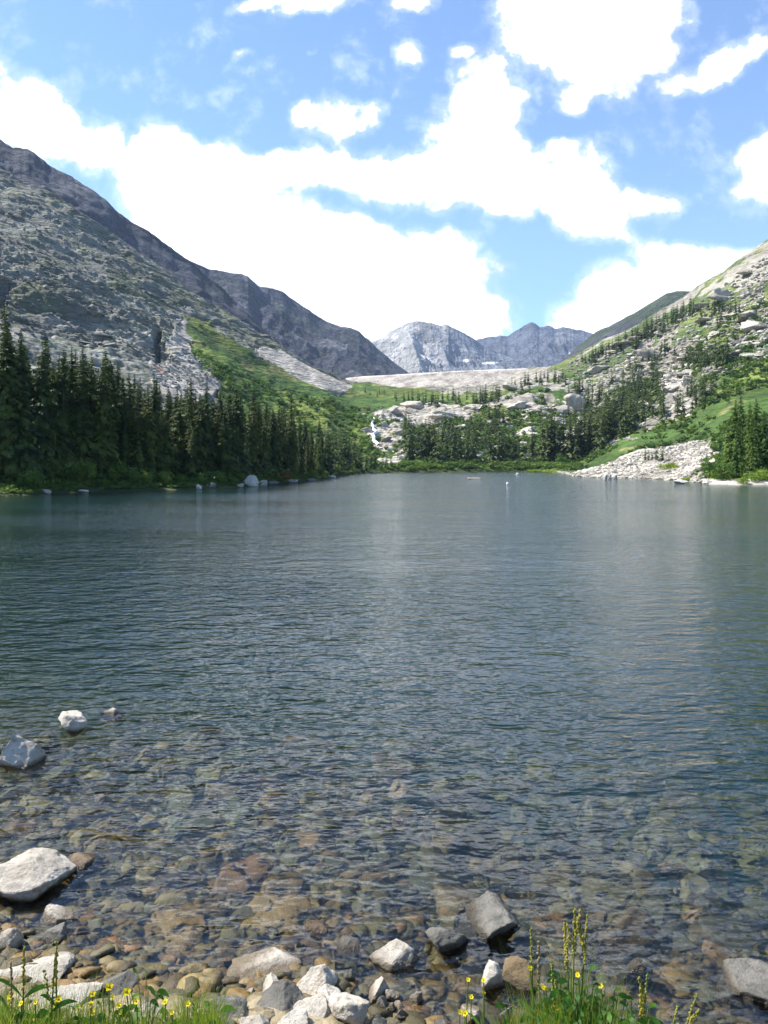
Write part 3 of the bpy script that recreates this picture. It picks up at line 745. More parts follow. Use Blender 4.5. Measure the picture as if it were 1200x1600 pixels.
# ------------------------------------------------------------------ foreground rocks
def to_ground(px, py, z=0.0):
    d = (CH - z) * FPX / (py - HOR)
    return (px - 600) / FPX * d, d
ROCKS = [  # px centre, py top, py bottom, width px, material, z of the foot, seed, label
    (16, 1330, 1428, 122, 'pale_rock', -.06, 11, 'large pinkish white boulder at the left edge of the shallows, largest rock near the bank'),
    (18, 1146, 1212, 66, 'pale_rock', -.05, 12, 'rounded cream boulder cut by the left edge, standing in the lake beyond the pink boulder'),
    (108, 1110, 1152, 48, 'pale_rock', -.04, 13, 'pointed pale stone with a dark shaded face rising from the lake'),
    (168, 1104, 1122, 36, 'pale_rock', -.03, 14, 'small white stone tip just breaking the water behind the pointed stone'),
    (84, 1415, 1448, 46, 'pale_rock', -.02, 15, 'small tan stone with a white rim below the large pinkish boulder'),
    (76, 1444, 1482, 48, 'grey_rock', -.02, 16, 'leaning grey stone lying just below the small tan stone'),
    (4, 1446, 1492, 40, 'pale_rock', -.02, 17, 'bright white stone wedge cut by the left edge'),
    (126, 1340, 1372, 78, 'brown_rock', -.05, 18, 'ochre brown stone breaking the surface beside the large pinkish boulder'),
    (198, 1386, 1406, 50, 'grey_rock', -.03, 19, 'flat grey stone with a wet glint in the shallows'),
    (155, 1462, 1512, 84, 'brown_rock', -.06, 20, 'orange brown triangular stone lying under shallow water'),
    (625, 1468, 1524, 80, 'pale_rock', -.02, 21, 'angular white topped rock at the waterline, standing alone between dark wet rocks'),
    (704, 1448, 1508, 80, 'grey_rock', -.03, 22, 'dark wet boulder with a pale crown at the waterline'),
    (775, 1412, 1476, 108, 'grey_rock', -.04, 23, 'broad olive grey slab tilted in the shallows behind the dark wet boulder'),
    (500, 1438, 1466, 56, 'brown_rock', -.02, 24, 'small flat rust brown stone glistening in the shallows'),
    (543, 1448, 1482, 38, 'brown_rock', -.03, 25, 'small mottled brown stone beside the flat rust brown stone'),
    (552, 1478, 1506, 60, 'grey_rock', -.03, 26, 'dark slate stone low in the water in front of the mottled brown stone'),
    (450, 1455, 1540, 150, 'brown_rock', -.09, 27, 'big smooth brown boulder lying just under the water'),
    (385, 1502, 1556, 128, 'pale_rock', -.03, 28, 'wide white rock on the bank in front of the submerged brown boulder'),
    (489, 1514, 1570, 66, 'pale_rock', .0, 29, 'tall white angular rock in the middle of the pale bank rocks'),
    (424, 1548, 1600, 92, 'grey_rock', .0, 30, 'pale topped rock with a grey shaded front on the bank'),
    (418, 1530, 1560, 46, 'pale_rock', .02, 31, 'small white wedge resting behind the grey fronted rock'),
    (548, 1538, 1612, 66, 'pale_rock', .0, 32, 'steep triangular white rock in the bank cluster, its point upward'),
    (511, 1546, 1586, 44, 'pale_rock', .02, 33, 'squat white stone between the tall angular and the steep triangular rocks'),
    (592, 1530, 1572, 48, 'pale_rock', -.01, 34, 'cream stone with a flat top right of the steep triangular rock'),
    (541, 1512, 1540, 26, 'grey_rock', .0, 35, 'small upright stone with one white side behind the triangular rock'),
    (484, 1566, 1606, 58, 'pale_rock', .03, 36, 'rounded white stone in front of the tall angular rock'),
    (450, 1578, 1620, 60, 'pale_rock', .05, 37, 'white rounded stone at the bottom edge below the grey fronted rock'),
    (396, 1585, 1625, 54, 'pale_rock', .05, 38, 'low white stone at the bottom edge near the grass'),
    (515, 1594, 1622, 40, 'pale_rock', .05, 39, 'little white stone at the bottom edge between rounded and triangular rocks'),
    (350, 1560, 1612, 70, 'grey_rock', .03, 40, 'striped grey slab on the bank between the grass and the pale rocks'),
    (585, 1586, 1622, 36, 'grey_rock', .0, 41, 'small dark and white pebble in front of the cream stone'),
    (601, 1558, 1584, 26, 'grey_rock', .0, 42, 'small bluish pebble touching the cream stone'),
    (648, 1536, 1550, 26, 'pale_rock', -.01, 43, 'tiny pale stone on wet gravel below the angular white topped rock'),
    (36, 1506, 1560, 130, 'pale_rock', .0, 44, 'broad white rock behind the yellow flowers at the left corner'),
    (160, 1528, 1576, 80, 'grey_rock', .02, 45, 'smooth light grey rock with a sloping top behind the yellow flowers'),
    (80, 1545, 1600, 110, 'pale_rock', .03, 46, 'pale cracked rock among the grass under the broad white rock'),
    (225, 1570, 1620, 56, 'pale_rock', .05, 47, 'white stone half hidden by yellow flowers and grass'),
    (116, 1524, 1538, 24, 'pale_rock', .0, 48, 'tiny white stone at the waterline behind the light grey rock'),
    (268, 1534, 1546, 24, 'pale_rock', .0, 49, 'tiny white chip at the waterline right of the yellow flowers'),
    (772, 1490, 1562, 38, 'pale_rock', -.04, 50, 'narrow upright slab with a bright white edge beside the weeds'),
    (812, 1500, 1560, 66, 'brown_rock', -.03, 51, 'wet brown block behind the tall weeds'),
    (1000, 1494, 1530, 56, 'grey_rock', -.02, 52, 'grey speckled stone with a square side right of the tall weeds'),
    (940, 1424, 1442, 44, 'pale_rock', -.04, 53, 'pale tan stone just above the water behind the tall weeds'),
    (1196, 1505, 1590, 120, 'grey_rock', -.03, 54, 'flat light grey slab cut by the right edge'),
    (742, 1576, 1600, 46, 'pale_rock', .0, 55, 'low white stone under the thin yellow flowers'),
    (790, 1570, 1600, 26, 'grey_rock', .0, 56, 'small grey stone at the foot of the tall weeds'),
    (690, 1590, 1615, 40, 'grey_rock', .0, 57, 'low grey stone at the bottom edge beside the white stone and yellow flowers'),
]
rb = random.Random(4)
small_l = sorted((rb.uniform(335, 650), rb.uniform(1560, 1606), rb.uniform(16, 34)) for _ in range(22))
for i, (px, py, wpx) in enumerate(small_l):
    ROCKS.append((px, py - wpx * .6, py, wpx, 'pale_rock' if i % 4 else 'grey_rock', 0.0, 200 + i, f'{"small pale" if i % 4 else "small grey"} filler stone between the larger bank rocks, {ordn(i + 1)} from left'))
for (px, pt, pb, wpx, mat, zf, seed, lab) in ROCKS:
    x, d = to_ground(px, pb, zf)
    for _ in range(4):
        zf = max(zf, float(bed_z(np.array([x]), np.array([d]))[0]) - .01)
        x, d = to_ground(px, pb, zf)
    wd = wpx / FPX * d
    ztop = CH - (pt - HOR) / FPX * (d + wd * 0.45)
    hh = max(ztop - zf, 0.03)
    hh = min(hh, wd * 1.3)
    if seed in (20, 27): hh = max(.03, -.025 - zf)
    if seed in (18, 25, 26): hh = max(.03, .03 - zf)
    near_big = wpx > 45
    V, F = rock_shape(seed, 5 if near_big else 4, planes=11 + seed % 6, lo=0.40, hi=0.84, rough=0.07, nz=3.6)
    V = V * [wd / 2 * 1.08, wd / 2 * 0.95, (hh + 0.06) / 2]
    V[:, 2] += (hh + 0.06) / 2 - 0.06
    if seed in (54, 23, 45, 40, 28, 44):      # low slabs that reach back from the water's edge
        dtop = (CH - .06 - zf) * FPX / (pt - HOR)
        V[:, 2] *= min(1, .10 / hh); V[:, 1] *= max(1, (dtop - d) / (wd * .95))
    rz = random.Random(seed).uniform(-0.5, 0.5)
    me = mesh_np('rock', V, F, M[mat], True)
    tag(link('rock', me, None, (x, d + wd * 0.45, zf), (0, 0, rz)), lab, 'rock')

# ------------------------------------------------------------------ stones on the lake bed
rs = np.random.RandomState(7)
STONE_COL = [((0.20, 0.135, 0.045), 'ochre'), ((0.22, 0.12, 0.038), 'orange brown'), ((0.115, 0.10, 0.04), 'olive'), ((0.115, 0.11, 0.07), 'grey green'), ((0.085, 0.06, 0.028), 'dark brown'), ((0.26, 0.215, 0.12), 'pale tan')]
protos = []
for i in range(14):
    V, F = rock_shape(300 + i, 4, planes=9, lo=0.3, hi=0.7, rough=0.05)
    V = V * [1, rs.uniform(.6, .95), rs.uniform(.28, .5)]
    protos.append((V, F))
stone_me = {}
def stone_mesh(k, c):
    if (k, c) not in stone_me:
        V, F = protos[k]
        stone_me[(k, c)] = mesh_np('submerged_stone', V, F, M['bed_stone'], True, np.tile(STONE_COL[c][0], (len(V), 1)))
    return stone_me[(k, c)]
placed = []
cand = []
tries = 0
while len(cand) < 285 and tries < 20000:
    tries += 1
    py = rs.uniform(1150, 1600) if rs.rand() < .8 else rs.uniform(1300, 1560); px = rs.uniform(-20, 1220)
    x, d = to_ground(px, py, -0.1)
    zb = float(bed_z(np.array([x]), np.array([d]))[0])
    if zb > 0.0 or zb < -0.9: continue
    x, d = to_ground(px, py, zb)
    r = rs.uniform(0.05, 0.13) * (1.0 + 0.07 * d)
    if rs.rand() < .32: r *= 1.75
    if any((x - a) ** 2 + (d - b) ** 2 < (0.6 * (r + c)) ** 2 for a, b, c in placed): continue
    if any(abs(px - R[0]) < R[3] * .55 and R[1] - 5 < py < R[2] + 12 for R in ROCKS): continue
    placed.append((x, d, r)); cand.append((px, py, x, d, zb, r))
SIDE = lambda px: 'near left edge' if px < 250 else ('left of bank rocks' if px < 450 else ('off pale bank rocks' if px < 680 else ('off tall weeds' if px < 950 else 'near right edge')))
DEP = lambda z: 'barely under water' if z > -.09 else ('in ankle-deep water' if z > -.22 else ('in knee-deep water' if z > -.5 else 'on deeper bed'))
bins = {}
for (px, py, x, d, zb, r) in cand:
    c = int(rs.choice(6, p=[.28, .13, .22, .14, .13, .10])); k = rs.randint(14)
    size = 'large' if r > .19 else ('mid-sized' if r > .11 else 'small')
    key = (size, STONE_COL[c][1], DEP(zb), SIDE(px))
    bins.setdefault(key, []).append((px, x, d, zb, r, c, k))
for key, L in bins.items():
    L.sort()
    for i, (px, x, d, zb, r, c, k) in enumerate(L):
        lab = f'{key[0]} {key[1]} stone {key[2]} {key[3]}'
        if len(L) > 1: lab += f', {ordn(i + 1)} from left'
        tilt = rs.uniform(-.2, .2, 2)
        tag(link('submerged_stone', stone_mesh(k, c), None, (x, d, zb + r * .05), (tilt[0], tilt[1], rs.uniform(0, 6.28)), (r, r * rs.uniform(.8, 1.1), min(r * rs.uniform(.7, 1.2), max(.05, (-zb - .02) / .5)))), lab, 'stone', 'stones lying under water on the lake bed')

def scatter_mesh(name, protoV, protoF, P, S, R, cols, mat, smooth=True, squash=None):
    """many small pieces nobody could count, joined into ONE mesh"""
    n = len(P); Vs, Fs, Cs = [], [], []; off = 0
    for j in range(len(protoV)):
        sel = np.where(np.arange(n) % len(protoV) == j)[0]
        if not len(sel): continue
        V, F = protoV[j], protoF[j]
        c, s = np.cos(R[sel])[:, None], np.sin(R[sel])[:, None]
        vx = V[None, :, 0] * c - V[None, :, 1] * s; vy = V[None, :, 0] * s + V[None, :, 1] * c
        vz = np.broadcast_to(V[None, :, 2], vx.shape)
        sc = S[sel]
        W = np.stack([vx * sc[:, 0:1] + P[sel, 0:1], vy * sc[:, 1:2] + P[sel, 1:2], vz * sc[:, 2:3] + P[sel, 2:3]], -1)
        Vs.append(W.reshape(-1, 3))
        Fs.append((F[None] + (np.arange(len(sel)) * len(V))[:, None, None] + off).reshape(-1, F.shape[1]))
        Cs.append(np.repeat(cols[sel], len(V), axis=0))
        off += len(sel) * len(V)
    return mesh_np(name, np.concatenate(Vs), np.concatenate(Fs), mat, smooth, np.concatenate(Cs))

n = 9000
py = 725 + (rs.uniform(0, 1, n) ** .8) * 900 ; py = rs.uniform(1120, 1700, n); px = rs.uniform(-60, 1260, n)
d = (CH + .15) * FPX / (py - HOR); x = (px - 600) / FPX * d
zb = bed_z(x, d)
r = (0.008 + 0.055 * rs.rand(n) ** 1.9) * (1 + .12 * d)
small = [rock_shape(400 + i, 2, planes=8, lo=0.25, hi=0.6, rough=0.06) for i in range(8)]
pc = np.array([c[0] for c in STONE_COL])[rs.choice(6, n, p=[.26, .12, .22, .16, .14, .10])] * rs.uniform(.7, 1.25, n)[:, None]
dryp = sstep(0, .05, zb)[:, None]
pc = pc * .85; pc = pc * (1 - dryp * .95) + np.array([.34, .31, .26]) * dryp * .95
keep = zb > -1.1
me = scatter_mesh('bed_pebbles', [a[0] for a in small], [a[1] for a in small], np.stack([x, d, zb], -1)[keep], np.stack([r, r * rs.uniform(.7, 1, n), r * rs.uniform(.25, .55, n)], -1)[keep], rs.uniform(0, 6.28, n)[keep], pc[keep], M['bed_stone'])
tag(link('lake_bed_pebbles', me), kind='stuff')

# ------------------------------------------------------------------ talus fields (nobody could count these)
def poly_scatter(poly, n, smin, smax, pw=2.5):
    P, S = [], []
    xs = [p[0] for p in poly]; ys = [p[1] for p in poly]
    k = 0
    while len(P) < n and k < n * 12:
        k += 1
        px, py = rs.uniform(min(xs), max(xs)), rs.uniform(min(ys), max(ys))
        if not inpoly(np.array([px]), np.array([py]), poly)[0]: continue
        g = ground_seen(px, py)
        if g is None: continue
        P.append(g); S.append(smin + (smax - smin) * rs.rand() ** pw)
    return np.array(P), np.array(S)
small3 = [rock_shape(500 + i, 2, planes=9, lo=0.4, hi=0.8, rough=0.04) for i in range(10)]
def talus(name, poly, n, smin, smax, base, var=.3):
    P, S = poly_scatter(poly, n, smin, smax)
    c = np.array(base) * rs.uniform(1 - var, 1 + var, len(P))[:, None]
    me = scatter_mesh(name, [a[0] for a in small3], [a[1] for a in small3], P, np.stack([S, S * rs.uniform(.6, 1, len(P)), S * rs.uniform(.4, .8, len(P))], -1), rs.uniform(0, 6.28, len(P)), np.clip(c, 0, .7), M['dam'], False)
    tag(link(name, me), kind='stuff')
talus('pale_talus', [(868, 747), (905, 738), (940, 728), (1000, 706), (1060, 693), (1112, 686), (1118, 712), (1100, 735), (1110, 758), (1000, 752)], 4200, .12, .6, (.43, .395, .335))
talus('slope_scree', [(235, 562), (290, 545), (330, 575), (345, 600), (300, 615), (240, 600)], 700, .2, .9, (.27, .26, .235))
talus('bench_boulders', [(565, 645), (610, 635), (700, 632), (760, 640), (900, 630), (930, 600), (1040, 580), (1060, 640), (960, 690), (850, 700), (830, 720), (620, 722), (590, 700)], 900, .3, 1.5, (.47, .43, .37))
talus('upper_right_boulders', [(870, 575), (960, 535), (1080, 480), (1200, 400), (1200, 560), (1080, 600), (960, 620), (880, 610)], 2000, .4, 1.8, (.36, .335, .285))
talus('upper_left_boulders', [(0, 290), (130, 350), (290, 460), (330, 500), (400, 540), (300, 500), (240, 560), (0, 520)], 900, .3, 1.4, (.20, .20, .185))

# ------------------------------------------------------------------ larger outcrops
def outcrop(px, py, wpx, hpx, mat, lab, seed, name='rock_outcrop', cat='rock outcrop', sub=4, deep=.35, lo=.4):
    g = ground_seen(px, py)
    if g is None: g = (*to_ground(px, py, 0.0), 0.0)
    x, y, z = g
    wd = wpx / FPX * y; hd = hpx / FPX * y
    V, F = rock_shape(seed, sub, planes=9, lo=.28, hi=.66, rough=0.13, nz=2.6)
    V = V * (1 + .10 * vnoise(V[:, 2] * 4.5 + V[:, 0] * .8, V[:, 0] * .6 + seed, None, seed) + .06 * fbm(V[:, 0] * 5, V[:, 1] * 5 + seed, V[:, 2] * 9, 3, seed))[:, None]
    V = V * [wd / 2, wd * .42, hd * (1 + deep) / 2]; V[:, 2] += hd * (1 - deep) / 2
    me = mesh_np(name, V, F, M[mat], False if sub < 4 else True)
    return tag(link(name, me, None, (x, y + wd * .2, z), (0, 0, random.Random(seed).uniform(-.3, .3))), lab, cat)
OUT = [
    (905, 642, 42, 28, 'tall pale cliff block on the bench right of the dam, above the dark spruces'),
    (880, 648, 22, 14, 'small pale block leaning beside the tall cliff block'),
    (848, 640, 26, 12, 'low whitish hump on the green bench under the right end of the dam'),
    (812, 638, 40, 12, 'long whitish whaleback rock on the green bench below the dam'),
    (800, 610, 30, 14, 'pale knob at the right foot of the dam'),
    (742, 640, 34, 14, 'whitish slab at the right end of the white bedrock shelf'),
    (700, 652, 60, 12, 'broad white bedrock shelf in the middle of the bench'),
    (652, 640, 50, 14, 'rounded white dome at the left of the bedrock shelf'),
    (618, 648, 40, 14, 'pinkish ramp of bedrock beside the cascade'),
    (600, 668, 18, 14, 'white block on the left bank of the cascade'),
    (572, 676, 22, 9, 'long white ledge jutting left from the cascade'),
    (604, 690, 20, 11, 'white block at the foot of the cascade'),
    (625, 680, 24, 12, 'white ledge between spruces right of the cascade'),
    (715, 700, 18, 9, 'small white rock between the lakeside spruces'),
    (752, 716, 26, 14, 'white wedge of rock behind the green lakeside meadow'),
    (745, 690, 14, 9, 'white boulder above the wedge in the spruces'),
    (876, 662, 24, 12, 'white striped slab on the orange brown turf'),
    (905, 668, 18, 14, 'white slab partly behind the right spruces'),
    (1045, 632, 26, 18, 'white rock tower on the right slope between dark spruces'),
    (1052, 612, 30, 16, 'flat topped white crag on the right slope'),
    (1075, 600, 20, 12, 'small white crag beside the flat topped crag on the right slope'),
    (1186, 514, 40, 18, 'tan overhanging crag high on the right slope near the edge'),
    (1172, 496, 30, 14, 'tan block leaning on top of the overhanging crag'),
    (1130, 470, 46, 22, 'grey crag on the upper right slope'),
    (1020, 560, 56, 18, 'long pale ledge crossing the right slope'),
    (940, 580, 40, 12, 'pale ledge low on the right slope near the dam'),
    (1160, 555, 60, 12, 'white ledge under the tan overhanging crag'),
    (1080, 585, 46, 12, 'white ledge under the two dark spruce groups on the slope'),
    (1000, 600, 14, 26, 'thin pale rock rib running down the right slope'),
    (990, 610, 12, 22, 'smaller pale rib beside the thin rock rib'),
]
for i, (px, py, wpx, hpx, lab) in enumerate(OUT):
    outcrop(px, py, wpx, hpx, 'far_rock', lab, 600 + i)
LED = []
rl = random.Random(12)
for poly, n_ in [([(900, 575), (1000, 520), (1090, 470), (1190, 410), (1195, 560), (1080, 600), (960, 600)], 30), ([(0, 440), (230, 520), (235, 560), (120, 540), (0, 480)], 8)]:
    k = 0
    while k < n_:
        px, py = rl.uniform(0, 1198), rl.uniform(400, 605)
        if inpoly(np.array([px]), np.array([py]), poly)[0] and all(abs(px - a[0]) + abs(py - a[1]) > 16 for a in LED):
            LED.append((px, py, rl.uniform(16, 46), rl.uniform(4, 9), n_)); k += 1
LED.sort()
cnt = {30: 0, 8: 0}
for i, (px, py, wpx, hpx, grp) in enumerate(LED):
    cnt[grp] += 1
    outcrop(px, py, wpx, hpx, 'far_rock' if grp == 30 else 'slope_rock', (f'low pale ledge on right mountainside, {ordn(cnt[grp])} from left' if grp == 30 else f'grey ledge on left mountainside above the spruces, {ordn(cnt[grp])} from left'), 1000 + i, 'rock_ledge', 'rock ledge')
SHORE = [
    (392, 762, 34, 20, 'pale_rock', 'big white boulder on the left shore beside the rust coloured bush'),
    (405, 752, 30, 10, 'pale_rock', 'white slab on top of the bank behind the big white boulder'),
    (330, 769, 20, 10, 'grey_rock', 'rounded grey boulder on the left shore'),
    (310, 769, 10, 8, 'pale_rock', 'small pale stone beside the rounded grey boulder'),
    (376, 768, 12, 6, 'pale_rock', 'low white stone at the water in front of the big white boulder'),
    (372, 760, 8, 6, 'pale_rock', 'small white stone between grey and big white boulders'),
    (455, 756, 22, 5, 'pale_rock', 'flat white stone at the water below the rust coloured bush'),
    (483, 754, 22, 4, 'grey_rock', 'long low grey stone on the left shore beyond the rust bush'),
    (515, 748, 20, 4, 'pale_rock', 'low pale stone at the tip of the left shore'),
    (425, 762, 24, 5, 'grey_rock', 'thin dark ledge at the water right of the big white boulder'),
    (130, 776, 20, 4, 'pale_rock', 'low pale stone on the left beach under green shrubs'),
    (72, 756, 20, 7, 'pale_rock', 'pale stone between the shrubs under the dark spruces'),
    (742, 749, 26, 3.5, 'grey_rock', 'flat pale rock lying alone in the middle of the far water'),
    (808, 742, 8, 3, 'pale_rock', 'tiny white rock off the grassy islet'),
    (1112, 745, 26, 14, 'pale_rock', 'big pale boulder at the end of the talus by the right shrubs'),
    (1085, 752, 34, 8, 'pale_rock', 'low pale boulder at the waterline of the right talus'),
    (1062, 756, 30, 7, 'pale_rock', 'pointed pale boulder reaching into the water on the right'),
    (1097, 738, 18, 8, 'grey_rock', 'tan boulder upslope of the big pale boulder'),
    (1120, 728, 20, 12, 'pale_rock', 'pale block beside the right shrub clump'),
    (1122, 714, 16, 10, 'pale_rock', 'squarish pale block above the right shrub clump'),
]
for i, (px, py, wpx, hpx, mat, lab) in enumerate(SHORE):
    if py > 745 and px < 560 or 720 < px < 1120 and py > 740:
        x, y = to_ground(px, py, 0.0); z = -.05
        if px < 560: y = shore_d(px) + .1 + .3 * (i % 3); x = (px - 600) / FPX * y
        wd = wpx / FPX * y; hd = hpx / FPX * y + .08
        V, F = rock_shape(700 + i, 4, planes=14, lo=.42, hi=.82, rough=.05)
        V = V * [wd / 2, wd * .35, hd * .65]; V[:, 2] += hd * .35
        tag(link('boulder', mesh_np('boulder', V, F, M[mat], True), None, (x, y, z)), lab, 'boulder')
    else:
        outcrop(px, py, wpx, hpx, mat, lab, 700 + i, 'boulder', 'boulder')

# cascade between the white blocks
def cascade():
    P = [(584, 655), (582, 668), (587, 676), (583, 686), (590, 698)]
    pts = [ground_seen(*p) for p in P]
    pts = np.array([p for p in pts if p is not None])
    W = [.6, 1.0, .8, 1.4, 1.1]
    V, F = [], []
    t = np.linspace(0, len(pts) - 1, 40)
    c = np.stack([np.interp(t, range(len(pts)), pts[:, k]) for k in range(3)], -1)
    wds = np.interp(t, range(5), W)
    for i in range(40):
        for k in range(9):
            a = (k / 8 - .5)
            V.append((c[i, 0] + a * wds[i] + .4 * math.sin(i * .7), c[i, 1] - .3, c[i, 2] + 1.0 - 3.0 * a * a + .15 * math.sin(i * 2.1 + k * 1.7)))
    V = np.array(V); ii = np.arange(360).reshape(40, 9)
    F = np.stack([ii[:-1, :-1], ii[:-1, 1:], ii[1:, 1:], ii[1:, :-1]], -1).reshape(-1, 4)
    m, t_, out = material('white_water')
    t_.put(out.inputs[0], t_.n('ShaderNodeBsdfPrincipled', ins={'Base Color': t_.mix(t_.noise(None, 20), (.6, .62, .66), (.85, .86, .88)), 'Roughness': .3}).outputs[0])
    tag(link('cascade', mesh_np('cascade', V, F, m)), 'thin white cascade running down between white rocks left of the bedrock shelf', 'waterfall')
cascade()

# ------------------------------------------------------------------ conifers
def conifer(seed, R=0.12, whorls=44, per=7, bits=7, ragged=.25, base=.08, top_pow=.68, bare=False):
    """unit-height spruce: crown of drooping needle sprays, tapered trunk; returns (crown V,F), (trunk V,F)"""
    r = np.random.RandomState(seed)
    V, F = [], []
    def quad(a, b, c, d):
        i = len(V); V.extend([a, b, c, d]); F.append((i, i + 1, i + 2, i + 3))
    side = r.uniform(0, 6.28)
    for wI in range(whorls):
        f = wI / (whorls - 1)
        z = base + (1 - base) * f ** 0.95 * 0.985
        rad = R * ((1 - f) ** top_pow) * (0.75 + 0.35 * math.sin(wI * 1.7 + seed)) * (1 if f > .06 else .7) + 0.006
        nb = max(3, int(per * (0.55 + 0.45 * (1 - f)) + r.rand()))
        a0 = r.uniform(0, 6.28)
        for b in range(nb):
            if r.rand() < ragged * .35: continue
            az = a0 + b * 6.283 / nb + r.uniform(-.35, .35)
            L = rad * r.uniform(1 - ragged * 1.6, 1 + ragged) * (1 + .12 * math.cos(az - side))
            if L < .004: L = .004
            ca, sa = math.cos(az), math.sin(az)
            tilt = 0.35 * f - 0.45 * (1 - f) + r.uniform(-.22, .22)
            for k in range(bits):
                s0 = (k + .1) / bits; s1 = min(1.12, (k + 1.5) / bits)
                wdt = L * ((0.62 if bits < 8 else 0.44) * (1 - s0) + (0.2 if bits < 8 else .12)) * r.uniform(.6, 1.2)
                off = r.uniform(-.16, .16) * L * s0
                def pt(s, lat, dz=0):
                    rr = L * s
                    zz = z + rr * tilt - 0.35 * rr * s + dz
                    return (ca * rr - sa * (lat + off), sa * rr + ca * (lat + off), zz)
                dr = -wdt * r.uniform(.2, .75)
                quad(pt(s0, 0, .004), pt((s0 + s1) / 2, wdt * .5, dr * .7), pt(s1, off * .3, dr * .25), pt((s0 + s1) / 2, -wdt * .5, dr * .7))
            # hanging sprays
            if bits > 4:
                for k in range(2):
                    s = r.uniform(.35, .95); wdt = L * .16
                    a = pt(s, wdt); b_ = pt(s, -wdt)
                    quad(a, b_, (b_[0], b_[1], b_[2] - L * r.uniform(.15, .35)), (a[0], a[1], a[2] - L * r.uniform(.15, .4)))
    crown = (np.array(V), np.array(F))
    TV, TF = [], []
    ns = 7; lev = [0, .03, .15, .4, .7, .97]
    for i, zz in enumerate(lev):
        rr = 0.0125 * (1 - zz) ** .8 + .0012 + (.004 if i == 0 else 0)
        for k in range(ns):
            a = k * 6.283 / ns
            TV.append((rr * math.cos(a), rr * math.sin(a), zz - (.03 if i == 0 else 0)))
    for i in range(len(lev) - 1):
        for k in range(ns):
            TF.append((i * ns + k, i * ns + (k + 1) % ns, (i + 1) * ns + (k + 1) % ns, (i + 1) * ns + k))
    return crown, (np.array(TV), np.array(TF))

NEAR = [conifer(i, R=R * 1.12, whorls=62, per=11, bits=8, ragged=rg, base=bs) for i, (R, rg, bs) in enumerate([(.125, .25, .07), (.105, .3, .12), (.14, .3, .05), (.115, .4, .16), (.095, .3, .10), (.13, .35, .2), (.11, .22, .06), (.15, .3, .08)])]
FARC = [conifer(40 + i, R=R, whorls=22, per=6, bits=3, ragged=.3, base=.05) for i, R in enumerate([.18, .16, .2, .17, .15, .22])]
CM = {}
def conifer_meshes(kind, k, mat):
    key = (kind, k, mat)
    if key not in CM:
        (cv, cf), (tv, tf) = (NEAR if kind == 'near' else FARC)[k]
        CM[key] = (mesh_np('crown', cv, cf, M[mat], False), mesh_np('trunk', tv, tf, M['bark'], True))
    return CM[key]
TREES = []   # dict per tree: x,y,z,h,kind,mat,stand
def add_tree(x, y, z, h, kind, mat, stand, wide=1.0):
    TREES.append(dict(x=x, y=y, z=z, h=h, kind=kind, mat=mat, stand=stand, wide=wide, app=h / y))
# left shore belt: the tips stay near the skyline measured in the photograph
TOPX = [-60, 0, 14, 38, 52, 67, 93, 113, 133, 163, 182, 207, 240, 277, 297, 320, 341, 372, 397, 420, 455, 487, 513, 532, 553, 567, 580, 600, 612]
TOPY = [500, 500, 474, 512, 545, 522, 540, 536, 540, 543, 562, 574, 582, 588, 588, 594, 606, 603, 608, 618, 634, 646, 648, 654, 666, 684, 694, 700, 706]
def env_top(px): return float(np.interp(px, TOPX, TOPY))
def add_belt(px, dd, top, stand, mat='needles', wide=1.0):
    u = (px - 600) / FPX
    d = shore_d(px) + dd
    z = ground_z(u * d, d)
    h = (HOR - top) / FPX * d + CH - z
    if 2.0 < h < 19: add_tree(u * d, d, z, h, 'near' if d < 125 else 'far', mat, stand, wide)
def stand_of(px): return 'A' if px < 90 else ('B' if px < 180 else ('C' if px < 270 else ('D' if px < 360 else ('E' if px < 450 else ('F' if px < 530 else 'G')))))
rs = np.random.RandomState(21)
for px, top in [(14, 472), (38, 512), (67, 522), (93, 541), (113, 537), (133, 540), (163, 543), (182, 562), (240, 583), (297, 587), (320, 595), (343, 607), (372, 603), (397, 608), (455, 613)]:
    add_belt(px, rs.uniform(6, 11), top, stand_of(px), wide=.8 if px == 455 else 1.0)
px = -50.0
while px < 612:
    sp = float(np.interp(px, [0, 300, 450, 560, 612], [11, 10, 9, 6.5, 5.5]))
    for row, (d0, d1) in enumerate([(4.5, 8), (9, 14), (15, 24)]):
        pj = px + rs.uniform(-.5, .5) * sp + row * sp * .33
        drop = abs(rs.normal(0, 1)) * float(np.interp(pj, [0, 300, 600], [34, 26, 12])) + (10 if row == 0 else 0)
        dd = rs.uniform(d0, d1) * float(np.interp(pj, [0, 450, 600], [1, 1, .7]))
        add_belt(pj, dd, env_top(pj) + 4 + drop, stand_of(pj), wide=rs.uniform(.9, 1.25))
    px += sp
for px, top, dd in [(215, 640, 4.5), (170, 660, 4.5), (300, 668, 5), (350, 650, 5), (262, 655, 5), (498, 690, 4), (530, 690, 4)]:
    add_belt(px, dd, top, stand_of(px), 'needles_light' if px > 400 else 'needles', 1.3)

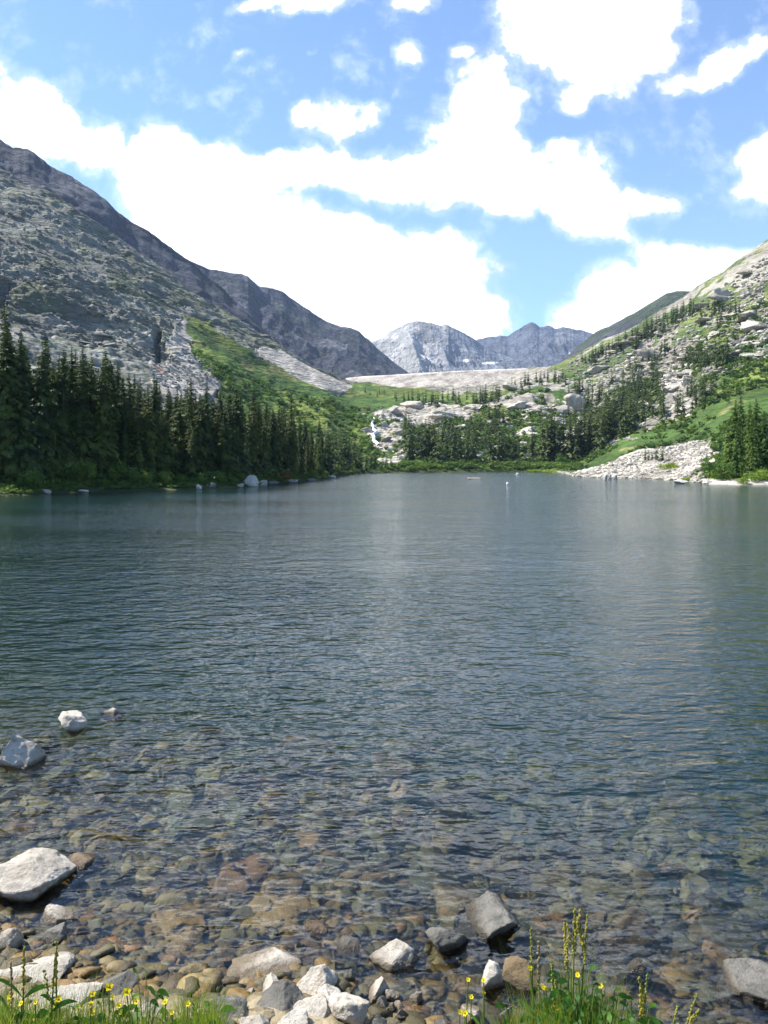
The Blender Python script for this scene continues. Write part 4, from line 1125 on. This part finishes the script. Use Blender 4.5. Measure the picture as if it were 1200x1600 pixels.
def cluster(stand, poly, n, h0, h1, mat='needles', mind=.006):
    xs = [p[0] for p in poly]; ys = [p[1] for p in poly]; k = 0; m = 0; mine = []
    while m < n and k < n * 40:
        k += 1
        px, py = rs.uniform(min(xs), max(xs)), rs.uniform(min(ys), max(ys))
        if not inpoly(np.array([px]), np.array([py]), poly)[0]: continue
        if any(abs(px - a) < 3.2 and abs(py - b) < 2.5 for a, b in mine): continue
        g = ground_seen(px, py)
        if g is None: continue
        mine.append((px, py)); m += 1
        add_tree(g[0], g[1], g[2] - .2, rs.uniform(h0, h1), 'far', mat, stand, rs.uniform(.85, 1.2))
cluster('lakeside', [(636, 722), (645, 705), (700, 712), (760, 716), (838, 717), (838, 722)], 26, 8, 13.5)
cluster('lakeside', [(640, 700), (700, 690), (780, 690), (830, 700), (830, 712), (640, 712)], 26, 7, 12)
cluster('shelf', [(625, 668), (640, 655), (664, 668), (655, 690), (630, 690)], 9, 6, 9)
cluster('shelf', [(690, 668), (760, 660), (780, 690), (690, 690)], 10, 6, 9)
cluster('bench', [(745, 668), (765, 650), (790, 655), (785, 690), (750, 690)], 8, 6, 11)
cluster('damfoot', [(640, 628), (700, 626), (780, 618), (790, 622), (770, 632), (700, 636), (650, 636)], 34, 6, 9)
cluster('damfoot', [(560, 612), (640, 620), (655, 630), (600, 628)], 10, 4, 7)
cluster('damfoot', [(790, 606), (840, 592), (890, 586), (892, 600), (820, 612)], 22, 5, 8)
cluster('rightgrove', [(845, 716), (905, 708), (906, 722), (846, 723)], 20, 11, 17)
cluster('rightgrove', [(905, 715), (905, 690), (960, 660), (1000, 655), (1005, 665), (960, 694), (930, 712)], 40, 10, 16)
cluster('rightgrove', [(900, 680), (940, 640), (985, 620), (1010, 640), (960, 668)], 34, 8, 13)
cluster('rightgrove', [(880, 612), (925, 605), (945, 620), (930, 640), (890, 630)], 18, 6, 9)
cluster('slope', [(950, 600), (1000, 590), (1045, 600), (1040, 660), (1010, 650), (985, 618)], 30, 8, 12)
cluster('slope', [(1055, 660), (1100, 640), (1120, 610), (1080, 612), (1060, 630)], 18, 6, 9)
cluster('upper', [(1066, 572), (1090, 562), (1138, 562), (1138, 576), (1070, 580)], 30, 8, 11)
cluster('crest', [(908, 565), (960, 540), (1010, 512), (1080, 480), (1090, 490), (1040, 520), (980, 552), (920, 572)], 80, 5.5, 9)
cluster('crest', [(1080, 500), (1130, 470), (1160, 490), (1120, 510)], 22, 5, 8)
cluster('crest', [(980, 575), (1040, 545), (1060, 560), (1000, 590)], 16, 5, 8)
for px, h in [(1026, 3.2), (1035, 3.6), (1013, 2.6), (1008, 3.0), (1019, 2.4)]:
    g = ground_seen(px, 721); add_tree(g[0], g[1], g[2], h, 'far', 'needles', 'talus', 1.3)
for px, d, top, wd in [(1148, 90, 622, 1.1), (1160, 94, 612, 1.0), (1170, 88, 626, 1.2), (1182, 93, 620, 1.1), (1196, 89, 640, 1.2), (1215, 92, 620, 1.2), (1206, 98, 632, 1.1), (1140, 95, 655, 1.2), (1176, 84, 652, 1.2), (1152, 85, 660, 1.3), (1240, 90, 600, 1.2)]:
    u = (px - 600) / FPX; z = ground_z(u * d, d)
    add_tree(u * d, d, z, (HOR - top) / FPX * d + CH - z, 'near', 'needles_light', 'rightshore', wd)
STAND = {
    'A': 'shore stand at left edge', 'B': 'shore stand above bright willows', 'C': 'shore stand below grey cliffs',
    'D': 'stand behind rounded grey boulder', 'E': 'stand around rust red bush', 'F': 'stand at low dark point',
    'G': 'thin stand below the cascade', 'lakeside': 'stand behind far lakeside meadow', 'shelf': 'groups beside white bedrock shelf',
    'bench': 'group right of bedrock shelf', 'damfoot': 'row at foot of dam', 'rightgrove': 'wood on lower right slope',
    'slope': 'scatter above right willow slope', 'upper': 'two clumps high on right', 'crest': 'band climbing the right skyline',
    'talus': 'tiny group in pale talus', 'rightshore': 'light grove on right shore'}
TREES.sort(key=lambda t: -t['app'])
indiv, rest = TREES[:296], TREES[296:]
by = {}
for t_ in indiv: by.setdefault(t_['stand'], []).append(t_)
for st, L in by.items():
    L.sort(key=lambda q: q['x'] / q['y'])
    hs = sorted(q['h'] for q in L)
    for i, q in enumerate(L):
        size = 'tall' if q['h'] >= hs[int(len(hs) * .66)] else ('short' if q['h'] < hs[int(len(hs) * .33)] else 'mid-height')
        tone = 'light' if q['mat'] == 'needles_light' else 'dark'
        e = bpy.data.objects.new('spruce_tree', None); COL.objects.link(e)
        e.empty_display_size = .5
        s = q['h']; e.location = (q['x'], q['y'], q['z']); e.rotation_euler = (rs.normal(0, .022), rs.normal(0, .022), rs.uniform(0, 6.28)); e.scale = (s * q['wide'], s * q['wide'], s)
        tag(e, f'{size} {tone} spruce, {ordn(i + 1)} tip from left in {STAND[st]}', 'tree', 'spruces of ' + STAND[st])
        cme, tme = conifer_meshes(q['kind'], rs.randint(8 if q['kind'] == 'near' else 6), q['mat'])
        link('trunk', tme, e); link('crown', cme, e)
Vs, Fs, off = [], [], 0
for q in rest:
    (cv, cf), _ = FARC[rs.randint(6)]
    a = rs.uniform(0, 6.28); R2 = np.array([[math.cos(a), -math.sin(a), 0], [math.sin(a), math.cos(a), 0], [0, 0, 1]])
    Vs.append(cv @ R2.T * [q['h'] * q['wide'], q['h'] * q['wide'], q['h']] + [q['x'], q['y'], q['z']]); Fs.append(cf + off); off += len(cv)
if Vs: tag(link('distant_spruces', mesh_np('distant_spruces', np.concatenate(Vs), np.concatenate(Fs), M['needles'], False)), kind='stuff')

# ------------------------------------------------------------------ shrubs
def shrub_shape(seed, n=420, leaf=.075, top=1.0):
    r = np.random.RandomState(seed)
    blobs = [(r.uniform(-.55, .55), r.uniform(-.45, .45), r.uniform(.25, .62), r.uniform(.28, .45)) for _ in range(7)]
    V, F = [], []
    for i in range(n):
        bx, by_, bz, br = blobs[r.randint(7)]
        v = r.normal(size=3); v /= np.linalg.norm(v)
        p = np.array([bx, by_, bz]) + v * br * r.uniform(.7, 1.06) * [1, 1, .95]
        if p[2] < .02: p[2] = r.uniform(.02, .2)
        a = r.normal(size=3); a /= np.linalg.norm(a); b = np.cross(a, v); b /= (np.linalg.norm(b) + 1e-6)
        L = leaf * r.uniform(.6, 1.5)
        k = len(V); V.extend([p - a * L, p + b * L * .5, p + a * L, p - b * L * .5]); F.append((k, k + 1, k + 2, k + 3))
    S, SF = [], []
    for k in range(8):
        a = r.uniform(0, 6.28); tp = np.array([.5 * math.cos(a), .4 * math.sin(a), r.uniform(.5, .8)]); w_ = .012
        i = len(S); S.extend([(-w_, 0, -.1), (w_, 0, -.1), (0, w_ * 1.6, -.1), tuple(tp)]); SF.extend([(i, i + 1, i + 3), (i + 1, i + 2, i + 3), (i + 2, i, i + 3)])
    return (np.array(V), np.array(F)), (np.array(S), np.array(SF))
SHR = [shrub_shape(800 + i, 620) for i in range(6)]
SM = {}
def add_shrub(x, y, z, w_, h, mat, label, group=None, name='willow_shrub', cat='shrub'):
    k = rs.randint(6)
    if (k, mat) not in SM:
        SM[(k, mat)] = (mesh_np('foliage', SHR[k][0][0], SHR[k][0][1], M[mat], False), mesh_np('stem', SHR[k][1][0], SHR[k][1][1], M['bark'], False))
    e = bpy.data.objects.new(name, None); COL.objects.link(e)
    e.location = (x, y, z); e.scale = (w_ / 2, w_ / 2 * .9, h); e.rotation_euler = (0, 0, rs.uniform(0, 6.28))
    tag(e, label, cat, group)
    f, s = SM[(k, mat)]
    link('foliage', f, e); link('stem', s, e)
L = []
for px in list(range(22, 250, 17)) + list(range(262, 560, 19)):
    pj = px + rs.uniform(-6, 6); d = shore_d(pj) + rs.uniform(1.8, 5.5)
    L.append((pj, d))
L.sort()
for i, (pj, d) in enumerate(L):
    u = (pj - 600) / FPX; big = 1.5 if pj < 200 else 1.0
    add_shrub(u * d, d, ground_z(u * d, d) - .05, rs.uniform(1.6, 2.9) * big * (.8 + d / 300), rs.uniform(.8, 1.5) * big, 'willow', f'bright willow shrub on left bank under the spruces, {ordn(i + 1)} from left', 'willow shrubs along the left bank')
for px, d, w_, h, mat, lab, nm in [
    (438, 88, 3.4, 1.35, 'rust_bush', 'rust red bush under the dark spruces on the left shore', 'red_bush'),
    (528, 150, 7.5, 2.2, 'needles', 'low dark rounded bush at the tip of the left shore', 'dark_bush'),
    (1116, 88, 3.2, 2.3, 'willow', 'dark green bush at the front of the right shore grove', 'shore_bush'),
    (1128, 84, 2.8, 2.0, 'willow', 'rounded green bush beside the pale blocks on the right shore', 'shore_bush'),
    (1142, 86, 3.0, 1.6, 'willow', 'low green bush at the foot of the right shore grove', 'shore_bush'),
    (1160, 80.6, 2.2, .8, 'grass', 'yellowish green tussock on the right gravel beach', 'tussock'),
    (1180, 81.5, 3.0, 1.1, 'grass', 'taller yellow green tussock on the right beach below the grove', 'tussock'),
    (1198, 81.5, 3.0, 1.2, 'grass', 'yellow green tussock at the right edge of the beach', 'tussock'),
    (1072, 96, 2.6, .7, 'grass', 'mustard green tussock between the pale waterline boulders', 'tussock'),
    (1044, 112, 4.4, 1.3, 'grass', 'olive mound of grass in the talus near the water', 'tussock'),
    (843, 200, 9, .9, 'grass', 'low grassy islet off the end of the talus spit', 'grass_islet'),
    (858, 185, 6, 1.0, 'grass', 'yellowish grassy islet touching the pale stones', 'grass_islet'),
    (879, 214, 4.5, 4.2, 'willow', 'upright willow clump in front of the right spruce wood', 'willow_shrub'),
]:
    u = (px - 600) / FPX; x = u * d
    z = max(ground_z(x, d), -.02) - .03
    add_shrub(x, d, z, w_, h, mat, lab, None, nm)
L = sorted(rs.uniform(620, 900, 44))
for i, pj in enumerate(L):
    u = (pj - 600) / FPX; d = max(shore_d(pj), 188 if pj > 855 else 0) + rs.uniform(3, 16)
    x = u * d
    add_shrub(x, d, ground_z(x, d) - .1, rs.uniform(4, 8), rs.uniform(1.0, 2.0), 'willow', f'low willow shrub along far meadow shore, {ordn(i + 1)} from left', 'willow shrubs along the far meadow shore')

# hillside shrub cover, nobody could count it
def cover(name, mask_fn, n, smin, smax, mat, t0=3.05):
    vis = (PX > -60) & (PX < 1260) & (T > t0) & (T < (7 if t0 > 3 else 3.1)) & (T < 7.0) & mask_fn
    rr, cc = np.where(vis)
    # even cover per seen area
    wgt = np.abs(np.gradient(PY, axis=0))[rr, cc]; wgt = wgt / wgt.sum()
    s = rs.choice(len(rr), n, p=wgt)
    P = np.stack([GX[rr[s], cc[s]], GY[rr[s], cc[s]], H[rr[s], cc[s]]], -1) + rs.normal(0, .5, (n, 3)) * [1, 1, 0]
    S = (smin + (smax - smin) * rs.rand(n) ** 2) * (P[:, 1] / 250) ** .6
    pv, pf = [], []
    for i in range(5):
        (v, f), _ = shrub_shape(900 + i, 46, leaf=.24)
        pv.append(v); pf.append(f)
    me = scatter_mesh(name, pv, pf, P, np.stack([S, S, S * .85], -1), rs.uniform(0, 6.28, n), np.ones((n, 3)), M[mat], False)
    tag(link(name, me), kind='stuff')
cover('hillside_shrubs', (green > .5) & (nC + .5 * nB > np.where((PX > 860) & (PY < 650), .02, -.35)), 7500, .7, 2.3, 'far_shrub')
cover('bank_undergrowth', (T < 3.14) & (PX < 620), 800, .4, 1.0, 'willow')
cover('waterline_herbs', (PX < 860), 900, .5, .9, 'willow', 2.35)

# ------------------------------------------------------------------ things by the water
def lathe(prof, n=16):
    V, F = [], []
    for (r_, z) in prof:
        for k in range(n):
            V.append((r_ * math.cos(6.2832 * k / n), r_ * math.sin(6.2832 * k / n), z))
    for i in range(len(prof) - 1):
        for k in range(n):
            F.append((i * n + k, i * n + (k + 1) % n, (i + 1) * n + (k + 1) % n, (i + 1) * n + k))
    return np.array(V), np.array(F)
x, y = to_ground(793, 758)
e = bpy.data.objects.new('buoy', None); COL.objects.link(e); e.location = (x, y, -.06); e.scale = (.75, .75, .75)
tag(e, 'small white float with a dark base standing in the far water', 'float')
V, F = lathe([(0.0, -.1), (.16, -.08), (.17, .0), (.17, .10), (.0, .12)]); link('base', mesh_np('base', V, F, M['dark_band']), e)
V, F = lathe([(.15, .10), (.20, .16), (.20, .3), (.13, .42), (.05, .48), (.0, .49)]); link('body', mesh_np('body', V, F, M['float_white']), e)
def stump(px, py, hpx, rad, lean, lab, mat='dead_wood', name='tree_stump', cat='stump', d=None):
    if d is None: x, y = to_ground(px, py); z = -.1
    else:
        u = (px - 600) / FPX; x, y = u * d, d; z = ground_z(x, y) - .1
    h = hpx / FPX * y
    h *= .75
    prof = [(rad * 1.5, 0), (rad * 1.1, h * .15), (rad, h * .5), (rad * .8, h * .85), (rad * .35, h), (0, h * .97)]
    V, F = lathe(prof, 12)
    nn = fbm(V[:, 0] * 6 + px, V[:, 1] * 6, V[:, 2] * 2, 3, 3)
    V[:, 0] += nn * rad * .5 + V[:, 2] * lean; V[:, 1] += nn * rad * .3
    tag(link(name, mesh_np(name, V, F, M[mat]), None, (x, y, z)), lab, cat)
stump(945, 749, 12, .22, .25, 'leaning grey stump at the waterline in front of the talus')
stump(954, 749, 13, .18, -.05, 'upright pale grey stump beside the leaning stump')
stump(961, 749, 11, .26, .1, 'thick dark sided stump right of the two pale stumps')
stump(957, 745, 16, .07, -.2, 'thin dead snag rising behind the waterline stumps', name='dead_snag', cat='snag')
stump(1000, 747, 6, .12, .4, 'small dark stick in the water off the right talus', name='driftwood', cat='driftwood')
stump(1103, 0, 14, .11, .02, 'bare dead trunk standing in the talus by the right grove', name='dead_snag', cat='snag', d=112)

# ------------------------------------------------------------------ plants on the near bank
def ribbon(path, widths, up=(0, 0, 1)):
    """flat curved blade along a path"""
    V, F = [], []
    n = len(path)
    for i, (p, w_) in enumerate(zip(path, widths)):
        p = np.array(p); t_ = np.array(path[min(i + 1, n - 1)]) - np.array(path[max(i - 1, 0)])
        s = np.cross(t_, (0.3, 1, 0.1)); s = s / (np.linalg.norm(s) + 1e-9)
        V.extend([p - s * w_, p + s * w_])
    for i in range(n - 1):
        F.append((2 * i, 2 * i + 1, 2 * i + 3, 2 * i + 2))
    return V, F
class Acc:
    def __init__(s): s.V = []; s.F = []
    def add(s, V, F):
        o = len(s.V); s.V.extend([tuple(v) for v in V]); s.F.extend([tuple(int(i) + o for i in f) for f in F])
    def obj(s, name, mat, parent=None, smooth=True):
        q = [f for f in s.F if len(f) == 4]; t3 = [f for f in s.F if len(f) == 3]
        return link(name, mesh_np(name, np.array(s.V), [np.array(q).reshape(-1, 4), np.array(t3).reshape(-1, 3)], M[mat], smooth), parent)
def tube(path, rads, n=5):
    V, F = [], []
    for p, r_ in zip(path, rads):
        for k in range(n):
            a = 6.2832 * k / n
            V.append((p[0] + r_ * math.cos(a), p[1] + r_ * math.sin(a), p[2]))
    for i in range(len(path) - 1):
        for k in range(n):
            F.append((i * n + k, i * n + (k + 1) % n, (i + 1) * n + (k + 1) % n, (i + 1) * n + k))
    return V, F
rp = random.Random(5)
def bank_z(x, y): return float(bed_z(np.array([x]), np.array([y]))[0])
def curve_stem(h, lean, bend, n=7):
    return [(lean[0] * h * (i / (n - 1)) + bend[0] * h * (i / (n - 1)) ** 2, lean[1] * h * (i / (n - 1)) + bend[1] * h * (i / (n - 1)) ** 2, h * i / (n - 1)) for i in range(n)]
def place_tip(px, py, d):
    """stem foot below a bloom seen at px, py at distance d"""
    x = (px - 600) / FPX * d; z = CH - (py - HOR) / FPX * d
    return x, z
def flower_plant(px, py, d, size, label, group):
    x, zt = place_tip(px, py, d)
    lx = rp.uniform(-.12, .12)
    zb = bank_z(x, d) - .01
    h = max(zt - zb, .05)
    e = bpy.data.objects.new('yellow_wildflower', None); COL.objects.link(e)
    e.location = (x - lx * h, d, zb)
    tag(e, label, 'flower', group)
    st = curve_stem(h, (lx, rp.uniform(-.05, .05)), (0, 0))
    A = Acc(); A.add(*tube(st, [.0022] * 7)); A.obj('stem', 'stem', e)
    A = Acc()
    for k in range(5):
        f = rp.uniform(.1, .75); b = st[int(f * 6)]; az = rp.uniform(0, 6.28); L_ = rp.uniform(.03, .07)
        pth = [(b[0] + math.cos(az) * L_ * t_, b[1] + math.sin(az) * L_ * t_, b[2] + L_ * (.9 * t_ - .5 * t_ * t_)) for t_ in (0, .3, .6, 1)]
        A.add(*ribbon(pth, [.001, .006, .006, .0005]))
    A.obj('foliage', 'leaf', e)
    A = Acc(); tp = np.array(st[-1]); tn = np.array([rp.uniform(-.4, .4), -.75 + rp.uniform(-.3, .3), .75]); tn /= np.linalg.norm(tn)
    a = np.cross(tn, (0, 0, 1)); a /= np.linalg.norm(a); b = np.cross(tn, a)
    for k in range(6):
        an = k * 6.2832 / 6 + rp.uniform(-.15, .15)
        dd = math.cos(an) * a + math.sin(an) * b; sd = -math.sin(an) * a + math.cos(an) * b
        R_1 = size * rp.uniform(.9, 1.1)
        pts = [tp, tp + dd * R_1 * .55 + sd * R_1 * .42 + tn * R_1 * .22, tp + dd * R_1 + tn * R_1 * .38, tp + dd * R_1 * .55 - sd * R_1 * .42 + tn * R_1 * .22]
        A.add(pts, [(0, 1, 2, 3)])
    fl = A.obj('flower', 'petal', e)
    V, F = ico(1); cen = V * size * .28 + tp + tn * size * .18
    link('flower_center', mesh_np('flower_center', cen, F, M['seed']), fl)
FL = [(16, 1557, .012), (14, 1570, .009), (36, 1564, .010), (57, 1563, .008), (91, 1562, .012), (86, 1571, .010), (41, 1587, .010), (50, 1594, .009), (121, 1575, .009), (143, 1555, .011), (145, 1565, .010), (145, 1580, .012),
      (172, 1539, .014), (175, 1559, .009), (187, 1568, .010), (199, 1547, .014), (189, 1581, .007), (215, 1560, .010), (217, 1579, .010), (257, 1569, .012), (267, 1586, .009), (294, 1568, .010)]
for i, (px, py, s_) in enumerate(sorted(FL)):
    flower_plant(px, py, rp.uniform(2.42, 2.6), s_, f'yellow wildflower in left corner grass, {ordn(i + 1)} bloom from left', 'yellow wildflowers in the left corner')
FR = [(718, 1578, .009, 'lowest left bloom of the thin yellow flowers'), (727, 1587, .010, 'yellow bloom at the bottom edge of the thin yellow flowers'), (732, 1536, .008, 'topmost bloom of the thin yellow flowers'), (736, 1556, .008, 'middle bloom of the thin yellow flowers'), (757, 1539, .008, 'upper right bloom of the thin yellow flowers'), (756, 1553, .007, 'right middle bloom of the thin yellow flowers'),
      (829, 1518, .009, 'yellow bloom at the upper left of the weed clump'), (849, 1543, .010, 'yellow bloom left of centre in the weed clump'), (855, 1551, .007, 'small yellow bloom just below the left centre bloom in the weeds'), (904, 1527, .009, 'yellow bloom below the tall seed spikes'), (940, 1544, .009, 'yellow bloom on the right side of the weed clump'), (846, 1586, .017, 'largest yellow bloom low in the weed clump'), (872, 1579, .010, 'yellow bloom beside the largest bloom in the weeds')]
for (px, py, s_, lab) in FR:
    flower_plant(px, py, rp.uniform(2.4, 2.55), s_, lab, 'yellow wildflowers right of the bank rocks')

def seed_plant(px, py, d, label, spikes=4, mat='seed', lean=0.0, leafy=True, spike_l=.16, foot=None):
    """sorrel: a stiff stem whose top splits into knobbly seed spikes"""
    x, zt = place_tip(px, py, d)
    zb = bank_z(x, d) - .01; h = max(zt - zb, .12)
    e = bpy.data.objects.new('sorrel_plant', None); COL.objects.link(e); e.location = (x - lean * h, d, zb)
    tag(e, label, 'weed')
    st = curve_stem(h, (lean, 0), (0, 0), 9)
    A = Acc(); A.add(*tube(st, list(np.linspace(.0045, .002, 9)))); A.obj('stem', 'stem' if mat == 'seed' else 'dry_stem', e)
    A = Acc()
    V0, F0 = ico(1)
    for k in range(spikes):
        f0 = 1 - spike_l / h * (1.0 if k == 0 else rp.uniform(.5, 1.0)); f0 = max(.3, f0)
        b = np.array([lean * h * f0, 0, h * f0]); az = rp.uniform(0, 6.28)
        dirn = np.array([lean, 0, 1.0]) if k == 0 else np.array([math.cos(az) * .32 + lean, math.sin(az) * .2, 1.0])
        L_ = (h - b[2]) if k == 0 else min(spike_l * rp.uniform(.5, .85), (h - b[2]) * .95)
        for j in range(int(L_ / .0042)):
            t_ = j * .0042
            p = b + dirn * t_ + np.array([rp.uniform(-1, 1), rp.uniform(-1, 1), 0]) * .0065 * (1 - .6 * t_ / max(L_, .01))
            A.add(V0 * rp.uniform(.0022, .0042) * [1, 1, 1.3] + p, F0)
    A.obj('seed_head', mat, e)
    if leafy:
        A = Acc()
        for k in range(6):
            f = rp.uniform(.05, .6); az = rp.uniform(0, 6.28); L_ = rp.uniform(.05, .12)
            b = (lean * h * f, 0, h * f)
            pth = [(b[0] + math.cos(az) * L_ * t_, b[1] + math.sin(az) * L_ * t_ * .7, b[2] + L_ * (1.1 * t_ - .7 * t_ * t_)) for t_ in np.linspace(0, 1, 7)]
            A.add(*ribbon(pth, [.001, .005, .008, .009, .008, .005, .001]))
        A.obj('foliage', 'leaf', e)
for a in [
    (898, 1418, 2.42, 'tallest sorrel with yellow green seed spikes in the right weed clump', 4, 'seed', .02),
    (918, 1426, 2.44, 'forked sorrel spike just right of the tallest sorrel', 3, 'seed', .08),
    (882, 1440, 2.46, 'sorrel with a bent side leaf left of the tallest sorrel', 3, 'seed', -.06),
    (829, 1448, 2.5, 'slim tan seed spike at the left of the weed clump', 1, 'seed', -.03),
    (842, 1470, 2.5, 'thin reddish seed spike beside the slim tan spike', 1, 'dry_stem', .0),
    (862, 1500, 2.45, 'short sorrel between the left spikes and the tallest sorrel', 2, 'seed', -.05),
    (1012, 1520, 2.45, 'olive sorrel leaning at the right of the weed clump', 3, 'seed', .10),
    (1000, 1545, 2.42, 'lower olive sorrel at the right of the weed clump', 3, 'seed', -.04),
    (1090, 1552, 2.38, 'golden seed spike leaning alone near the bottom right', 3, 'seed', .35),
    (1060, 1572, 2.36, 'short golden seed spike beside the lone leaning one', 2, 'seed', .30),
    (38, 1478, 2.5, 'thin brown green seed spike rising at the left edge', 1, 'seed', .02),
    (88, 1470, 2.5, 'tall knobbly green seed spike above the left yellow flowers', 1, 'seed', .0),
    (86, 1494, 2.48, 'second knobbly green spike just under the tall one on the left', 2, 'seed', .06),
    (17, 1502, 2.45, 'small seed spike between the left edge and the brown green spike', 1, 'dry_stem', -.02)]:
    seed_plant(*a)
def leafy_clump(px, py, d, n, L0, label):
    x, zt = place_tip(px, py, d); zb = bank_z(x, d)
    e = bpy.data.objects.new('leafy_weed', None); COL.objects.link(e); e.location = (x, d, zb)
    tag(e, label, 'weed'); h = max(zt - zb, .1)
    A = Acc(); S = Acc()
    for k in range(n):
        az = rp.uniform(0, 6.28); hh = h * rp.uniform(.35, 1.0); sp = rp.uniform(.01, .09); L_ = L0 * rp.uniform(.6, 1.2)
        b = np.array([math.cos(az) * sp, math.sin(az) * sp, hh])
        S.add(*tube([(0, 0, 0), (b[0] * .5, b[1] * .5, hh * .6), tuple(b)], [.0018] * 3, 4))
        pth = [tuple(b + np.array([math.cos(az) * L_ * t_, math.sin(az) * L_ * t_, L_ * (.5 * t_ - .8 * t_ * t_)])) for t_ in np.linspace(0, 1, 6)]
        A.add(*ribbon(pth, [L_ * q for q in (.03, .2, .3, .28, .16, .01)]))
    A.obj('foliage', 'leaf', e); S.obj('stem', 'stem', e)
for a in [(900, 1530, 2.42, 70, .034, 'broad leaved green weed under the tallest sorrel'), (945, 1545, 2.4, 70, .034, 'broad leaved weed with large blades on the right side of the weed clump'),
          (870, 1560, 2.45, 64, .034, 'broad leaved weed behind the largest yellow bloom'), (985, 1575, 2.35, 60, .034, 'low broad leaved weed at the bottom of the right weed clump'), (830, 1575, 2.45, 54, .034, 'small broad leaved weed at the left foot of the weed clump'),
          (228, 1540, 2.55, 26, .04, 'rounded leafy weed behind the highest left flowers'), (170, 1575, 2.5, 30, .04, 'leafy green weed among the left yellow flowers'), (310, 1585, 2.5, 24, .05, 'bluish broad leaved weed at the right end of the left grass'), (100, 1585, 2.45, 24, .04, 'leafy green weed low in the left corner grass')]:
    leafy_clump(*a)
def grass(name, spots, n, mat='grass'):
    V = []; F = []
    r = np.random.RandomState(77)
    for _ in range(n):
        px, dd, wpx, hmax = spots[r.randint(len(spots))]
        d = dd + r.uniform(-.12, .12); x = (px + r.normal(0, wpx)) / FPX * d - 600 / FPX * d
        zb = bank_z(x, d) - .01; h = hmax * r.uniform(.5, 1); lx, ly, w_ = r.normal(0, .22), r.normal(0, .2), r.uniform(.001, .0022)
        sx, sy = math.cos(r.uniform(-.8, .8)), math.sin(r.uniform(-.8, .8))
        for k in range(5):
            t_ = k / 4; ww = w_ * (1 - t_) ** .7
            c = (x + lx * h * t_ * t_, d + ly * h * t_ * t_, zb + h * t_ * (1 - .25 * abs(lx) * t_))
            V.append((c[0] - sx * ww, c[1] - sy * ww, c[2])); V.append((c[0] + sx * ww, c[1] + sy * ww, c[2]))
        o = len(V) - 10
        F.extend([(o + 2 * k, o + 2 * k + 1, o + 2 * k + 3, o + 2 * k + 2) for k in range(4)])
    tag(link(name, mesh_np(name, np.array(V), np.array(F), M[mat], False)), kind='stuff')
grass('bank_grass', [(10, 2.48, 30, .34), (60, 2.48, 30, .30), (120, 2.48, 30, .32), (180, 2.5, 26, .30), (240, 2.5, 26, .27), (300, 2.5, 20, .31), (328, 2.5, 8, .27), (-60, 2.45, 40, .34),
                     (860, 2.42, 34, .40), (900, 2.4, 34, .50), (940, 2.4, 30, .44), (980, 2.38, 26, .34), (820, 2.45, 24, .34), (1020, 2.36, 14, .25), (890, 2.42, 26, .55), (850, 2.44, 30, .42), (930, 2.42, 30, .48), (870, 2.42, 40, .38), (960, 2.4, 26, .40)], 9500)

grass('dry_grass', [(20, 2.46, 60, .36), (150, 2.48, 60, .34), (280, 2.48, 40, .30), (870, 2.42, 50, .50), (960, 2.4, 50, .45), (1060, 2.36, 30, .26)], 420, 'dry_stem')
# ------------------------------------------------------------------ air
def build_haze():
    b = bmesh.new()
    x0, x1, y0, y1, z0, z1 = -4200, 4200, -400, 5200, -41, 1500
    vs = [b.verts.new(p) for p in [(x0, y0, z0), (x1, y0, z0), (x1, y1, z0), (x0, y1, z0), (x0, y0, z1), (x1, y0, z1), (x1, y1, z1), (x0, y1, z1)]]
    for f in [(3, 2, 1, 0), (4, 5, 6, 7), (0, 1, 5, 4), (1, 2, 6, 5), (2, 3, 7, 6), (3, 0, 4, 7)]: b.faces.new([vs[i] for i in f])
    me = bpy.data.meshes.new('haze'); b.to_mesh(me); b.free()
    m, t, out = material('haze')
    vp = t.n('ShaderNodeVolumePrincipled', ins={'Color': (0.55, 0.70, 1.0), 'Density': 0.00007})
    t.put(out.inputs['Volume'], vp.outputs[0])
    me.materials.append(m)
    tag(link('haze', me), kind='stuff')
HAZE = True
if HAZE: build_haze()
